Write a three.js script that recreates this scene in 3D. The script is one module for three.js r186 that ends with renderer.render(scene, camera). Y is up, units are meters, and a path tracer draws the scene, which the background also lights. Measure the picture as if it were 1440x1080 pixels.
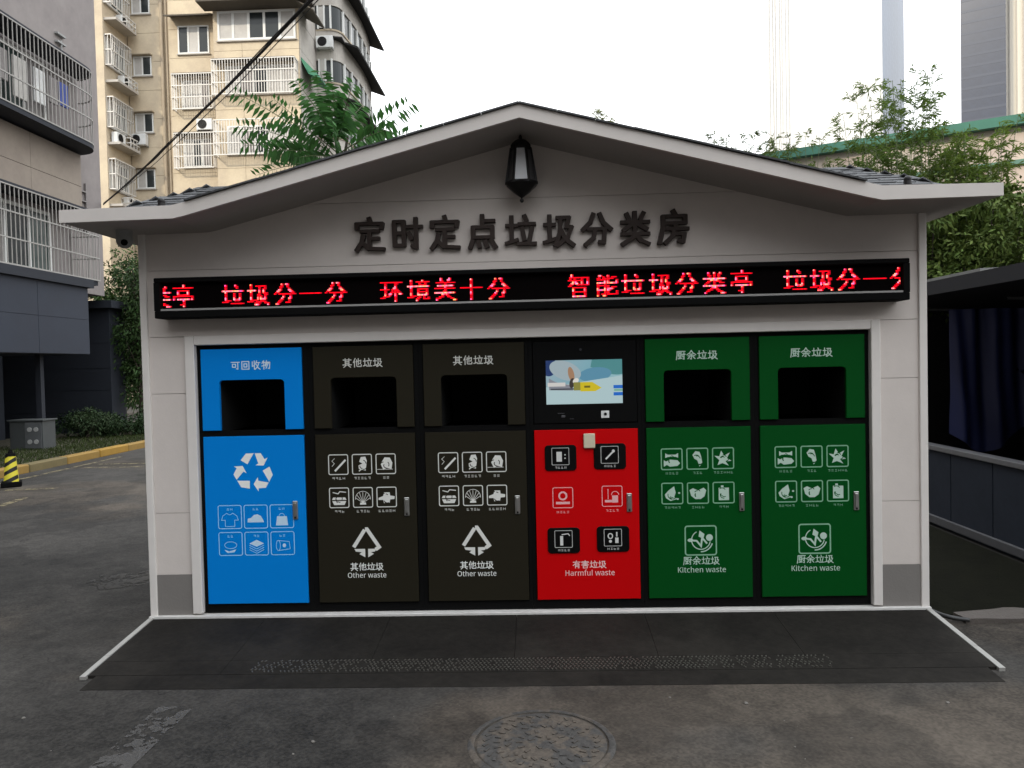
import * as THREE from 'three';
import { RoundedBoxGeometry } from 'three/addons/geometries/RoundedBoxGeometry.js';
import { mergeGeometries } from 'three/addons/utils/BufferGeometryUtils.js';

// ------------------------------------------------------------------ camera, sky, sun, exposure
const scene = new THREE.Scene();
const camera = new THREE.PerspectiveCamera(53.08, 4 / 3, 0.1, 900);
camera.position.set(0.047, 1.562, 4.5432);
camera.rotation.order = 'YXZ';
camera.rotation.set(-0.026, 0.032, -0.0228);
scene.add(camera);
const renderer = new THREE.WebGLRenderer({ antialias: true });
renderer.toneMapping = THREE.LinearToneMapping;
renderer.toneMappingExposure = 1.1;
renderer.shadowMap.enabled = true;
{ // thin bright overcast: white all round, brighter and a trace bluer towards the zenith
  const w = 256, h = 128, data = new Float32Array(w * h * 4);
  for (let j = 0; j < h; j++) {
    const up = Math.max(0, Math.sin(((j + 0.5) / h - 0.5) * Math.PI));
    for (let i = 0; i < w; i++) {
      const o = (j * w + i) * 4;
      const k = 1.15 + 2.5 * up; data[o] = k * (1.0 - 0.09 * up); data[o + 1] = k * (1.01 - 0.05 * up); data[o + 2] = k * 1.02; data[o + 3] = 1;
    }
  }
  const t = new THREE.DataTexture(data, w, h, THREE.RGBAFormat, THREE.FloatType);
  t.mapping = THREE.EquirectangularReflectionMapping; t.magFilter = THREE.LinearFilter; t.needsUpdate = true;
  scene.background = t; scene.environment = t;
}
const sun = new THREE.DirectionalLight(new THREE.Color(1, 0.9, 0.74), 2.2);
sun.position.set(-50, 50, 70); sun.target.position.set(0, 0, 0);
sun.castShadow = true; sun.shadow.radius = 3;
Object.assign(sun.shadow.camera, { left: -90, right: 90, top: 90, bottom: -90, near: 1, far: 300 });
scene.add(sun, sun.target);

// ------------------------------------------------------------------ helpers
function rngOf(seed) { let a = seed >>> 0; return () => { a = (a + 0x6d2b79f5) | 0; let t = Math.imul(a ^ (a >>> 15), 1 | a); t = (t + Math.imul(t ^ (t >>> 7), 61 | t)) ^ t; return ((t ^ (t >>> 14)) >>> 0) / 4294967296; }; }
const R0 = rngOf(11);
const used = new Map();
function numbered(name) { const n = used.get(name) || 0; used.set(name, n + 1); return n ? name + '_' + String(n).padStart(3, '0') : name; }
const origins = new WeakMap();
function tag(o, label, category, group, kind) { if (label) o.userData.label = label; if (category) o.userData.category = category; if (group) o.userData.group = group; if (kind) o.userData.kind = kind; return o; }
function thing(name, label, category, at = [0, 0, 0], group) {
  const o = new THREE.Group(); o.name = numbered(name); o.position.set(...at); origins.set(o, at); scene.add(o);
  return tag(o, label, category, group);
}
const ALL = ['position', 'normal', 'uv', 'color'];
function clean(g) { g = g.index ? g.toNonIndexed() : g; for (const k of Object.keys(g.attributes)) if (!ALL.includes(k)) g.deleteAttribute(k); return g; }
function merge(list) {
  list = list.flat(9).map(clean);
  if (list.length === 1) return list[0];
  const col = list.some((g) => g.attributes.color);
  for (const g of list) {
    if (!g.attributes.uv) g.setAttribute('uv', new THREE.BufferAttribute(new Float32Array(g.attributes.position.count * 2), 2));
    if (col && !g.attributes.color) g.setAttribute('color', new THREE.BufferAttribute(new Float32Array(g.attributes.position.count * 3).fill(1), 3));
  }
  return mergeGeometries(list);
}
function metres(g) { // uv in metres, by the way each face points
  g = clean(g); const p = g.attributes.position, n = g.attributes.normal, uv = new Float32Array(p.count * 2);
  for (let i = 0; i < p.count; i++) {
    const ax = Math.abs(n.getX(i)), ay = Math.abs(n.getY(i)), az = Math.abs(n.getZ(i));
    const [u, v] = ay >= ax && ay >= az ? [p.getX(i), p.getZ(i)] : ax > az ? [p.getZ(i), p.getY(i)] : [p.getX(i), p.getY(i)];
    uv[i * 2] = u; uv[i * 2 + 1] = v;
  }
  g.setAttribute('uv', new THREE.BufferAttribute(uv, 2)); return g;
}
// the geometry is written in world metres; the part is set back by its thing's base
function part(name, geo, material, parent = scene, keepUV = false) {
  let g = Array.isArray(geo) ? merge(geo) : geo; if (!keepUV) g = metres(g);
  let o = parent; while (o && !origins.has(o) && o !== scene) o = o.parent;
  const at = (o && origins.get(o)) || [0, 0, 0]; if (at[0] || at[1] || at[2]) g.translate(-at[0], -at[1], -at[2]);
  const m = new THREE.Mesh(g, material); m.name = parent === scene ? numbered(name) : name; m.castShadow = m.receiveShadow = true; parent.add(m); return m;
}
// a piece that shares its geometry: placed by its own position and turn
function piece(name, geo, material, parent, x, y, z, turn) {
  let o = parent; while (o && !origins.has(o)) o = o.parent; const at = (o && origins.get(o)) || [0, 0, 0];
  const m = new THREE.Mesh(geo, material); m.name = name; m.position.set(x - at[0], y - at[1], z - at[2]); if (turn) m.quaternion.copy(turn);
  m.castShadow = m.receiveShadow = true; parent.add(m); return m;
}
function box(x0, y0, z0, x1, y1, z1, r = 0) {
  const w = x1 - x0, h = y1 - y0, d = z1 - z0;
  const g = r ? new RoundedBoxGeometry(w, h, d, 1, Math.min(r, w / 2.1, h / 2.1, d / 2.1)) : new THREE.BoxGeometry(w, h, d);
  return g.translate((x0 + x1) / 2, (y0 + y1) / 2, (z0 + z1) / 2);
}
function bar(a, b, w, h = w) { // a square bar between two points
  const A = new THREE.Vector3(...a), B = new THREE.Vector3(...b), d = B.clone().sub(A), g = new THREE.BoxGeometry(w, h, d.length());
  const q = new THREE.Quaternion(); const m = new THREE.Matrix4().lookAt(B, A, Math.abs(d.y) > 0.99 * d.length() ? new THREE.Vector3(1, 0, 0) : new THREE.Vector3(0, 1, 0)); q.setFromRotationMatrix(m);
  return g.applyQuaternion(q).translate((a[0] + b[0]) / 2, (a[1] + b[1]) / 2, (a[2] + b[2]) / 2);
}
function rod(a, b, r, r2 = r, n = 8) {
  const A = new THREE.Vector3(...a), B = new THREE.Vector3(...b), d = B.clone().sub(A), g = new THREE.CylinderGeometry(r2, r, d.length(), n);
  return g.applyQuaternion(new THREE.Quaternion().setFromUnitVectors(new THREE.Vector3(0, 1, 0), d.normalize())).translate((a[0] + b[0]) / 2, (a[1] + b[1]) / 2, (a[2] + b[2]) / 2);
}
function prism(pts, z0, z1) { // a polygon in x, y pulled from z0 to z1
  const s = new THREE.Shape(pts.map(([x, y]) => new THREE.Vector2(x, y)));
  return new THREE.ExtrudeGeometry(s, { depth: z1 - z0, bevelEnabled: false }).translate(0, 0, z0);
}
function tube(pts, r, n = 60, m = 7) { return new THREE.TubeGeometry(new THREE.CatmullRomCurve3(pts.map((p) => new THREE.Vector3(...p))), n, r, m); }
const L = (r, g, b) => new THREE.Color().setRGB(r, g, b);
function mat(r, g, b, o = {}) { return new THREE.MeshPhysicalMaterial({ color: L(r, g, b), roughness: 0.75, side: THREE.DoubleSide, ...o }); }

// ------------------------------------------------------------------ procedural surfaces
function noiseOf(seed, n) { // tileable value noise over an n x n lattice, u and v in 0..1
  const r = rngOf(seed), a = new Float32Array(n * n); for (let i = 0; i < a.length; i++) a[i] = r();
  return (u, v) => {
    let x = u * n, y = v * n; const ix = Math.floor(x), iy = Math.floor(y); x -= ix; y -= iy; x = x * x * (3 - 2 * x); y = y * y * (3 - 2 * y);
    const i0 = ((ix % n) + n) % n, i1 = (i0 + 1) % n, j0 = (((iy % n) + n) % n) * n, j1 = ((((iy + 1) % n) + n) % n) * n;
    return (a[j0 + i0] * (1 - x) + a[j0 + i1] * x) * (1 - y) + (a[j1 + i0] * (1 - x) + a[j1 + i1] * x) * y;
  };
}
function fbm(seed, n, oct) { const f = []; for (let i = 0; i < oct; i++) f.push(noiseOf(seed + i * 17, n << i)); return (u, v) => { let s = 0, w = 1, t = 0; for (const k of f) { s += k(u, v) * w; t += w; w *= 0.55; } return s / t; }; }
function texture(size, f, srgb, repeat) { // f(u, v) gives 0..1 values: one for grey, three for colour
  const d = new Uint8Array(size * size * 4);
  for (let y = 0; y < size; y++) for (let x = 0; x < size; x++) {
    let c = f((x + 0.5) / size, (y + 0.5) / size); if (typeof c === 'number') c = [c, c, c]; const o = (y * size + x) * 4;
    for (let k = 0; k < 3; k++) { let q = Math.min(1, Math.max(0, c[k])); if (srgb) q = q <= 0.0031308 ? q * 12.92 : 1.055 * Math.pow(q, 1 / 2.4) - 0.055; d[o + k] = q * 255; }
    d[o + 3] = 255;
  }
  const t = new THREE.DataTexture(d, size, size); t.wrapS = t.wrapT = THREE.RepeatWrapping; t.magFilter = THREE.LinearFilter; t.minFilter = THREE.LinearMipmapLinearFilter; t.generateMipmaps = true;
  if (srgb) t.colorSpace = THREE.SRGBColorSpace; t.repeat.set(1 / repeat, 1 / repeat); t.needsUpdate = true; return t;
}
const smooth = (a, b, x) => { x = Math.min(1, Math.max(0, (x - a) / (b - a))); return x * x * (3 - 2 * x); };
const T = {};
{
  const big = fbm(3, 3, 4), mid = fbm(31, 10, 4), fine = fbm(57, 90, 3), grit = noiseOf(99, 700), dirt = fbm(77, 5, 5), vein = fbm(123, 6, 5);
  T.asphalt = texture(2048, (u, v) => {
    let k = 0.035 + 0.046 * (big(u, v) - 0.5) + 0.03 * (mid(u, v) - 0.5) + 0.022 * (fine(u, v) - 0.5) + 0.022 * (grit(u, v) - 0.5);
    const d = smooth(0.46, 0.62, dirt(u, v)), wet = smooth(0.58, 0.64, mid(v, u)) * 0.3, crack = Math.abs(vein(u, v) - 0.5) < 0.0016 ? 0.55 : 1;
    k *= (1 - wet) * crack; const g = grit(v, u) > 0.985 ? 0.05 : 0;
    return [k * (1.1 + 0.62 * d) + g, k * (1.01 + 0.42 * d) + g, k * (0.9 + 0.24 * d) + g];
  }, true, 7);
  T.asphaltBump = texture(1024, (u, v) => 0.5 * noiseOf5(u, v) + 0.5 * fine5(u, v), false, 1.3);
  const dust = fbm(211, 6, 5), streak = fbm(231, 40, 3);
  T.wall = texture(512, (u, v) => { const k = 0.96 + 0.12 * (dust(u, v) - 0.5) + 0.04 * (streak(u, v) - 0.5); return [k, k, k]; }, true, 1.7);
  T.plaster = texture(512, (u, v) => { const a = dust(u, v), k = 0.9 + 0.3 * (a - 0.5) + 0.12 * (streak(u, v) - 0.5); return [k, k * (0.99 + 0.03 * (a - 0.5)), k]; }, true, 3.1);
  T.grain = texture(512, (u, v) => 0.6 * streak(u, v) + 0.4 * dust(u, v), false, 0.35);
  T.metal = texture(512, (u, v) => { const k = 0.9 + 0.22 * (dust(u, v) - 0.5) + 0.16 * (streak(u, v) - 0.5); return [k, k, k]; }, true, 0.9);
  const soil = fbm(311, 12, 5);
  T.soil = texture(512, (u, v) => { const s = soil(u, v); return [0.04 + 0.05 * s, 0.035 + 0.045 * s, 0.022 + 0.025 * s]; }, true, 1.5);
  T.rubber = texture(1024, (u, v) => { const s = mid(u, v), e = smooth(0.55, 0.75, dirt(u, v)) * 0.5, g = fine(u, v); const k = 0.0125 + 0.008 * (s - 0.5) + 0.008 * (g - 0.5) + 0.009 * e; return [k * 1.12, k, k * 0.85]; }, true, 2.3);
  const rust = fbm(411, 9, 5);
  T.rust = texture(512, (u, v) => { const s = rust(u, v), e = smooth(0.42, 0.6, s), k = 0.06 + 0.06 * (streak(u, v) - 0.5); return [k * (0.72 + 0.45 * e), k * (0.68 + 0.28 * e), k * (0.63 + 0.12 * e)]; }, true, 0.5);
  T.shingle = texture(256, (u, v) => { const k = 0.055 + 0.08 * (streak(u, v) - 0.4) + 0.03 * (dust(u, v) - 0.5); return [k, k * 1.02, k * 1.06]; }, true, 0.25);
  T.worn = texture(512, (u, v) => (soil(u, v) * 0.6 + streak(u, v) * 0.4 > 0.475 ? 1 : 0), false, 0.8);
  T.worn2 = texture(512, (u, v) => (soil(u, v) * 0.6 + streak(u, v) * 0.4 > 0.53 ? 1 : 0), false, 0.7);
}
function noiseOf5(u, v) { noiseOf5.f ||= noiseOf(801, 420); return noiseOf5.f(u, v); }
function fine5(u, v) { fine5.f ||= fbm(811, 60, 4); return fine5.f(u, v); }
const M = {
  asphalt: mat(1, 1, 1, { map: T.asphalt, bumpMap: T.asphaltBump, bumpScale: 0.0028, roughness: 0.85, specularIntensity: 0.6 }),
  panel: mat(0.65, 0.59, 0.545, { map: T.wall, bumpMap: T.grain, bumpScale: 0.0006, roughness: 0.55, specularIntensity: 0.5 }),
  trim: mat(0.72, 0.68, 0.64, { map: T.wall, roughness: 0.5, specularIntensity: 0.5 }),
  soffit: mat(0.40, 0.37, 0.345, { map: T.wall, roughness: 0.7 }),  // greyer than the wall panels: part of the eave shade is in this colour
  fascia: mat(0.62, 0.575, 0.535, { map: T.wall, roughness: 0.5, specularIntensity: 0.5 }),
  plinth: mat(0.20, 0.185, 0.17, { map: T.wall, bumpMap: T.grain, bumpScale: 0.001 }),
  black: mat(0.006, 0.006, 0.006, { roughness: 0.75, specularIntensity: 0.06 }),
  flap: mat(0.014, 0.014, 0.014, { roughness: 0.75, specularIntensity: 0.15 }),
  steel: mat(0.55, 0.55, 0.53, { metalness: 1, roughness: 0.35 }),
  letter: mat(0.035, 0.024, 0.02, { roughness: 0.55, specularIntensity: 0.4 }),
  rubber: mat(1, 1, 1, { map: T.rubber, bumpMap: T.grain, bumpScale: 0.0012, roughness: 0.85, specularIntensity: 0.3 }),
  shingle: [0.8, 1, 1.25, 1.6].map((k) => mat(k, k, k, { map: T.shingle, roughness: 0.9 })),
  iron: mat(0.012, 0.011, 0.011, { roughness: 0.5, specularIntensity: 0.5 }),
  frost: mat(0.75, 0.76, 0.78, { roughness: 0.5, transmission: 0.25 }),
  smoke: mat(0.10, 0.10, 0.105, { roughness: 0.3, transmission: 0.4 }),
  grey: mat(0.30, 0.30, 0.29, { map: T.metal, roughness: 0.6 }),
  white: mat(0.72, 0.72, 0.70, { map: T.metal, roughness: 0.6 }),
  pvc: mat(0.70, 0.70, 0.67, { roughness: 0.5 }),
  glass: mat(0.022, 0.027, 0.028, { roughness: 0.16, specularIntensity: 0.7 }),
  glassGreen: mat(0.035, 0.055, 0.05, { roughness: 0.18 }),
  curtain: mat(0.50, 0.48, 0.44, { roughness: 0.5, map: T.plaster }),
  curtainGrey: mat(0.22, 0.20, 0.19, { roughness: 0.5, map: T.plaster }),
  cream: mat(0.60, 0.505, 0.36, { map: T.plaster, roughness: 0.9 }),
  creamDark: mat(0.42, 0.35, 0.25, { map: T.plaster, roughness: 0.9 }),
  creamGrey: mat(0.46, 0.43, 0.38, { map: T.plaster, roughness: 0.9 }),  // greyer cream: sills and ledges, and shaded sides with their shade in the colour
  awning: mat(0.10, 0.085, 0.065, { map: T.plaster, roughness: 0.9 }),
  greenSheet: mat(0.02, 0.16, 0.085, { roughness: 0.6 }),
  mauve: mat(0.262, 0.235, 0.222, { map: T.plaster, roughness: 0.9 }),
  beige: mat(0.29, 0.245, 0.20, { map: T.plaster, roughness: 0.9 }),
  blueWall: mat(0.015, 0.021, 0.036, { map: T.plaster, roughness: 0.7 }),
  blueDark: mat(0.012, 0.015, 0.023, { map: T.plaster, roughness: 0.8 }),
  annex: mat(0.014, 0.018, 0.027, { map: T.plaster, roughness: 0.85 }),
  bars: mat(0.30, 0.285, 0.265, { roughness: 0.5 }),
  barsWhite: mat(0.66, 0.63, 0.58, { roughness: 0.5 }),
  soil: mat(1, 1, 1, { map: T.soil, bumpMap: T.asphaltBump, bumpScale: 0.02 }),
  bark: mat(0.07, 0.055, 0.04, { roughness: 0.95, bumpMap: T.grain, bumpScale: 0.01 }),
  cane: mat(0.10, 0.13, 0.05, { roughness: 0.6 }),
  leaf: mat(1, 1, 1, { vertexColors: true, roughness: 0.65, specularIntensity: 0.3 }),
  sheer: mat(1, 1, 1, { vertexColors: true, roughness: 1, transmission: 0.4, thickness: 0, specularIntensity: 0.3 }),
  cable: mat(0.014, 0.012, 0.011, { roughness: 0.7 }),
};

// ------------------------------------------------------------------ characters drawn as strokes on a 100 x 100 square (y down)
const EARTH = '6,34 38,34;22,8 22,80;4,86 40,76';
const STROKES = {
  定: '50,2 54,14;10,32 10,18 92,18 89,32;24,40 78,40;50,40 50,88;50,62 80,62;30,54 25,74 8,96;25,72 46,91 96,94',
  时: '10,14 40,14 40,84 10,84 10,14;10,48 40,48;48,30 98,30;79,6 79,92 66,86;56,48 64,66',
  点: '50,2 50,36;50,18 88,18;20,36 82,36 82,66 20,66 20,36;18,76 10,96;36,78 40,94;58,78 64,94;78,75 92,96',
  垃: EARTH + ';64,6 70,20;46,30 96,30;56,42 62,76;87,42 78,80;42,88 98,88',
  圾: EARTH + ';46,14 84,14 76,42 92,42 80,70 46,96;58,14 54,60 40,94;56,46 70,76 98,96',
  分: '40,6 30,30 6,52;60,6 72,32 96,52;24,50 76,50 72,90 58,88;46,50 40,76 14,96',
  类: '24,8 32,24;78,6 68,24;8,32 94,32;50,4 50,56;48,34 14,56;52,34 88,54;8,67 94,67;50,56 46,76 10,97;52,68 68,86 94,97',
  房: '50,2 56,12;18,18 88,18 88,38 18,38;18,18 18,50 6,96;56,42 60,52;28,55 96,55;52,55 48,76 24,96;52,70 84,70 80,93 66,90',
  可: '6,16 96,16;78,16 78,90 62,86;20,36 54,36 54,68 20,68 20,36', 回: '12,10 88,10 88,92 12,92 12,10;34,34 66,34 66,68 34,68 34,34',
  收: '14,14 14,64 36,54;36,4 36,96;62,4 48,40;56,24 96,24;84,26 72,66 42,96;56,42 72,76 98,96',
  物: '18,12 8,36;14,24 42,24;28,4 28,96;6,62 44,52;58,4 46,42;54,22 92,22 88,90 74,86;66,24 46,64;80,24 50,88',
  其: '8,18 94,18;30,4 30,70;70,4 70,70;30,36 70,36;30,53 70,53;4,71 96,71;36,78 12,97;64,78 88,97',
  他: '28,4 8,48;20,32 20,96;36,40 90,24 86,60 76,58;62,6 62,72;44,20 44,84 52,90 92,90 94,72',
  有: '6,20 94,20;48,2 36,36 6,62;34,96 34,40 78,40 78,92 66,90;34,56 78,56;34,72 78,72',
  害: '50,2 52,12;10,28 10,16 90,16 90,28;22,30 78,30;22,43 78,43;6,56 94,56;50,22 50,66;26,68 76,68 76,94 26,94 26,68',
  厨: '12,50 12,10 96,10;12,48 4,96;24,24 58,24;28,36 54,36 54,56 28,56 28,36;32,64 36,78;52,62 46,80;22,86 60,82;64,40 98,40;84,22 84,92 74,88;68,54 74,68',
  余: '50,2 34,26 4,46;50,2 66,26 96,46;32,40 68,40;16,58 86,58;50,40 50,92 38,88;32,68 14,88;68,68 88,88',
  环: '6,16 40,16;8,46 38,46;24,16 24,76;4,84 42,74;48,14 98,14;76,14 66,42 46,66;72,36 72,96;78,46 96,66',
  境: EARTH + ';68,4 70,12;46,16 94,16;58,20 62,30;82,20 78,30;42,34 98,34;52,42 88,42 88,70 52,70 52,42;52,56 88,56;62,70 56,84 42,96;78,70 78,92 98,92 98,82',
  美: '30,2 38,14;70,2 62,14;12,18 88,18;18,32 82,32;8,47 92,47;50,18 50,60;8,64 92,64;50,52 40,78 10,97;54,66 68,84 94,97',
  十: '6,44 94,44;50,4 50,96', 一: '6,50 94,50',
  智: '22,2 12,20;16,12 52,12;6,28 56,28;34,12 30,34 8,52;36,32 54,48;62,10 92,10 92,44 62,44 62,10;26,56 76,56 76,96 26,96 26,56;26,75 76,75',
  能: '26,4 10,26 44,24;36,12 48,30;10,96 10,38 44,38 44,94 34,92;10,54 44,54;10,70 44,70;60,6 60,38 94,38 94,28;92,10 62,22;60,52 60,90 94,90 94,78;92,56 62,68',
  亭: '50,2 52,12;8,16 92,16;28,26 72,26 72,42 28,42 28,26;8,66 8,52 92,52 90,64;26,66 76,66;50,66 50,94 38,90',
};
const strokesOf = (ch) => STROKES[ch].split(';').map((s) => s.split(' ').map((p) => p.split(',').map(Number)));
function drawGlyph(c, ch, x, y, s, w) { c.lineWidth = w; c.lineCap = 'round'; c.lineJoin = 'round'; for (const st of strokesOf(ch)) { c.beginPath(); st.forEach(([a, b], i) => c[i ? 'lineTo' : 'moveTo'](x + a * s / 100, y + b * s / 100)); c.stroke(); } }
function drawWord(c, word, cx, cy, s, gap, w) { const n = word.length, tot = n * s + (n - 1) * gap; [...word].forEach((ch, i) => drawGlyph(c, ch, cx - tot / 2 + i * (s + gap), cy - s / 2, s, w)); }
function canvas(w, h, paint, srgb = true) { const c = document.createElement('canvas'); c.width = w; c.height = h; paint(c.getContext('2d'), w, h); const t = new THREE.CanvasTexture(c); if (srgb) t.colorSpace = THREE.SRGBColorSpace; t.minFilter = THREE.LinearMipmapLinearFilter; t.generateMipmaps = true; return t; }

// ------------------------------------------------------------------ the ground
const ground = part('ground', new THREE.PlaneGeometry(900, 900).rotateX(-Math.PI / 2), M.asphalt); tag(ground, 'dark worn asphalt ground with brownish dirt patches', 'ground', null, 'structure');
// verge and kerb along the road on the other side
{
  const v = part('verge', box(-12.2, 0.0, -30, -8.28, 0.1, 24), M.soil); tag(v, 'grassy verge behind the yellow kerb', 'verge', null, 'structure');
  const kerb = thing('kerb', 'yellow painted kerb along the road before the verge', 'kerb', [-8.2, 0, -10]); kerb.userData.kind = 'structure';
  const yel = [mat(0.33, 0.185, 0.02, { map: T.metal }), mat(0.27, 0.16, 0.03, { map: T.metal }), mat(0.15, 0.115, 0.045, { map: T.metal })];
  const g = metres(new RoundedBoxGeometry(0.19, 0.15, 0.985, 2, 0.025));
  for (let i = 0; i < 34; i++) piece('kerb_stone', g, yel[i % 5 === 3 ? 2 : i % 2], kerb, -8.2 + (R0() - 0.5) * 0.012, 0.06 + (R0() - 0.5) * 0.008, -26 + i);
  const yl = mat(0.17, 0.14, 0.075, { alphaMap: T.worn, transparent: true });
  const line = (x0, z0, x1, z1, w) => { const d = Math.hypot(x1 - x0, z1 - z0), g = new THREE.PlaneGeometry(w, d).rotateX(-Math.PI / 2).rotateY(Math.atan2(x1 - x0, z1 - z0)); return g.translate((x0 + x1) / 2, 0.004, (z0 + z1) / 2); };
  tag(part('road_marking', [line(-7.72, -9.5, -7.72, -3, 0.09), line(-7.5, -8.4, -6.5, -8.4, 0.1), line(-7.5, -7.95, -6.5, -7.95, 0.1), line(-7.2, -5.65, -6.55, -5.75, 0.1), line(-6.4, -4.4, -6.5, -5.0, 0.1)], yl), 'faded yellow lines painted on the road by the kerb', 'road marking', null, 'structure');
  const wl = mat(0.11, 0.105, 0.10, { alphaMap: T.worn, transparent: true, opacity: 0.45 });
  tag(part('painted_line', line(-1.66, 1.06, -1.69, 2.6, 0.17).translate(0, 0.001, 0), wl), 'worn pale line painted on the asphalt in front of the ramp', 'road marking', null, 'structure');
}

{ // spilled oil by the corner of the house
  const pts = [], r = rngOf(15); for (let k = 0; k < 22; k++) { const a = k / 22 * Math.PI * 2, q = 0.75 + 0.5 * r(); pts.push([-3.08 + Math.cos(a) * 0.3 * q, -1.12 + Math.sin(a) * 0.22 * q]); }
  const g = new THREE.ShapeGeometry(new THREE.Shape(pts.map(([x, z]) => new THREE.Vector2(x, -z)))).rotateX(-Math.PI / 2).translate(0, 0.004, 0);
  tag(part('oil_stain', g, mat(0.018, 0.017, 0.016, { alphaMap: T.worn, transparent: true, opacity: 0.8, roughness: 0.5 })), 'dark oil stain on the road by the corner of the house', 'stain', null, 'structure');
}

// ------------------------------------------------------------------ the waste sorting house
const OUT = 0.46, near = (p) => p.map(([x, y]) => [0.047 + (x - 0.047) * 0.982, 1.562 + (y - 1.562) * 0.982]);
const UNDER = near([[-2.55, 2.395], [-1.92, 2.402], [-1.86, 2.414], [-0.014, 2.886], [1.84, 2.404], [1.9, 2.391], [2.53, 2.395]]);
const OVER = near([[-2.55, 2.46], [-1.93, 2.468], [-1.86, 2.482], [-0.014, 2.953], [1.83, 2.478], [1.9, 2.461], [2.53, 2.457]]);
const house = thing('waste_house', 'white panelled waste sorting house with a shallow gabled roof', 'building', [0, 0, 0]);
{
  const gap = 0.006, P = (pts) => part('wall_panel', prism(pts, -0.045, 0), M.panel, house);
  const rect = (x0, y0, x1, y1) => P([[x0, y0], [x1, y0], [x1, y1], [x0, y1]]);
  for (const [a, b] of [[-2.268, -2.05], [2.045, 2.268]]) { rect(a, 0.338, b, 0.71); rect(a, 0.7125, b, 1.429); rect(a, 1.4315, b, 1.768); part('plinth', box(a, 0.09, -0.045, b, 0.336, 0.004), M.plinth, house); }
  rect(-2.268, 1.771, 2.268, 2.165);
  P([[-2.268, 2.1675], [2.268, 2.1675], [2.268, 2.40], [1.88, 2.41], [1.385, 2.535], [-1.4, 2.535], [-1.89, 2.42], [-2.268, 2.40]]);
  P([[-1.38, 2.5375], [1.365, 2.5375], [-0.014, 2.90]]);
  part('wall', [box(-2.3, 0.05, -1.6, -2.05, 2.4, -0.05), box(2.05, 0.05, -1.6, 2.3, 2.4, -0.05), box(-2.05, 0.05, -1.6, 2.05, 2.4, -1.55), box(-2.05, 1.74, -1.55, 2.05, 2.4, -0.05), prism([[-1.9, 2.4], [1.87, 2.4], [-0.014, 2.88]], -1.6, -0.05)], M.panel, house);
  for (const [a, b] of [[-2.312, -2.268], [2.268, 2.315]]) part('corner_trim', box(a, 0.08, -0.3, b, 2.396, 0.014, 0.006), M.trim, house);
  for (const [a, b] of [[-2.05, -1.99], [1.99, 2.045]]) part('opening_trim', box(a, 0.1, -0.06, b, 1.772, 0.018, 0.006), M.trim, house);
  part('opening_trim', box(-1.99, 1.716, -0.06, 1.99, 1.772, 0.018, 0.006), M.trim, house);
  part('sill', box(-2.315, 0.06, -0.3, 2.318, 0.092, 0.03, 0.004), mat(0.66, 0.64, 0.61, { map: T.metal, roughness: 0.6 }), house);
  // roof: a folded sheet, boards along its front edge, shingles on top
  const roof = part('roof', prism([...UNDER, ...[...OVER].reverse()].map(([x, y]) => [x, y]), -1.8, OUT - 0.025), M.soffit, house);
  const boards = [];
  for (let i = 0; i + 1 < OVER.length; i++) boards.push(prism([[UNDER[i][0], UNDER[i][1] - 0.003], [UNDER[i + 1][0], UNDER[i + 1][1] - 0.003], [OVER[i + 1][0], OVER[i + 1][1] + 0.002], [OVER[i][0], OVER[i][1] + 0.002]], OUT - 0.024, OUT));
  part('fascia', boards, M.fascia, house);
  // hip roof behind the gable
  const hip = (x0, x1) => { // front slope, side slope, flat top
    const s = Math.sign(x1), xi = s * 1.02, A = [[x0, 2.454, 0.41], [x1, 2.454, 0.41], [x1 - s * 0.27, 2.66, -0.05], [xi, 2.66, -0.05], [x1, 2.454, -1.8], [x1 - s * 0.27, 2.66, -1.4], [xi, 2.66, -1.4], [x0, 2.454, -1.8]];
    const f = [[0, 1, 2], [0, 2, 3], [1, 4, 5], [1, 5, 2], [3, 2, 5], [3, 5, 6], [6, 5, 4], [6, 4, 7], [0, 3, 6], [0, 6, 7], [0, 7, 4], [0, 4, 1]], pos = [];
    for (const t of f) for (const k of t) pos.push(...A[k]);
    const g = new THREE.BufferGeometry(); g.setAttribute('position', new THREE.Float32BufferAttribute(pos, 3)); g.computeVertexNormals(); return g;
  };
  part('roof_hip', hip(-1.80, -2.21), M.shingle[1], house); part('roof_hip', hip(1.80, 2.21), M.shingle[1], house);
  const shg = [0.098, 0.108, 0.118].map((w) => metres(new THREE.BoxGeometry(w, 0.007, 0.11))), lay = rngOf(5);
  const slope = new THREE.Quaternion().setFromEuler(new THREE.Euler(Math.atan2(0.206, 0.46) - 0.07, 0, 0));
  for (const s of [-1, 1]) for (let r = 0; r < 8; r++) {
    const f = (r + 0.25) / 7.8, y = 2.457 + 0.206 * f, z = 0.41 - 0.46 * f, xe = 2.2 - 0.27 * f;
    for (let x = 1.0 + (r % 2) * 0.055; x < xe - 0.02; x += 0.109) { const yr = 2.928 - 0.2557 * x; if (y < yr - 0.025) continue; piece('shingle', shg[Math.floor(lay() * 3)], M.shingle[Math.floor(lay() * 4)], roof, s * (x + (lay() - 0.5) * 0.012), y + 0.006 + lay() * 0.004, z - 0.02, slope); }
  }
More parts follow.
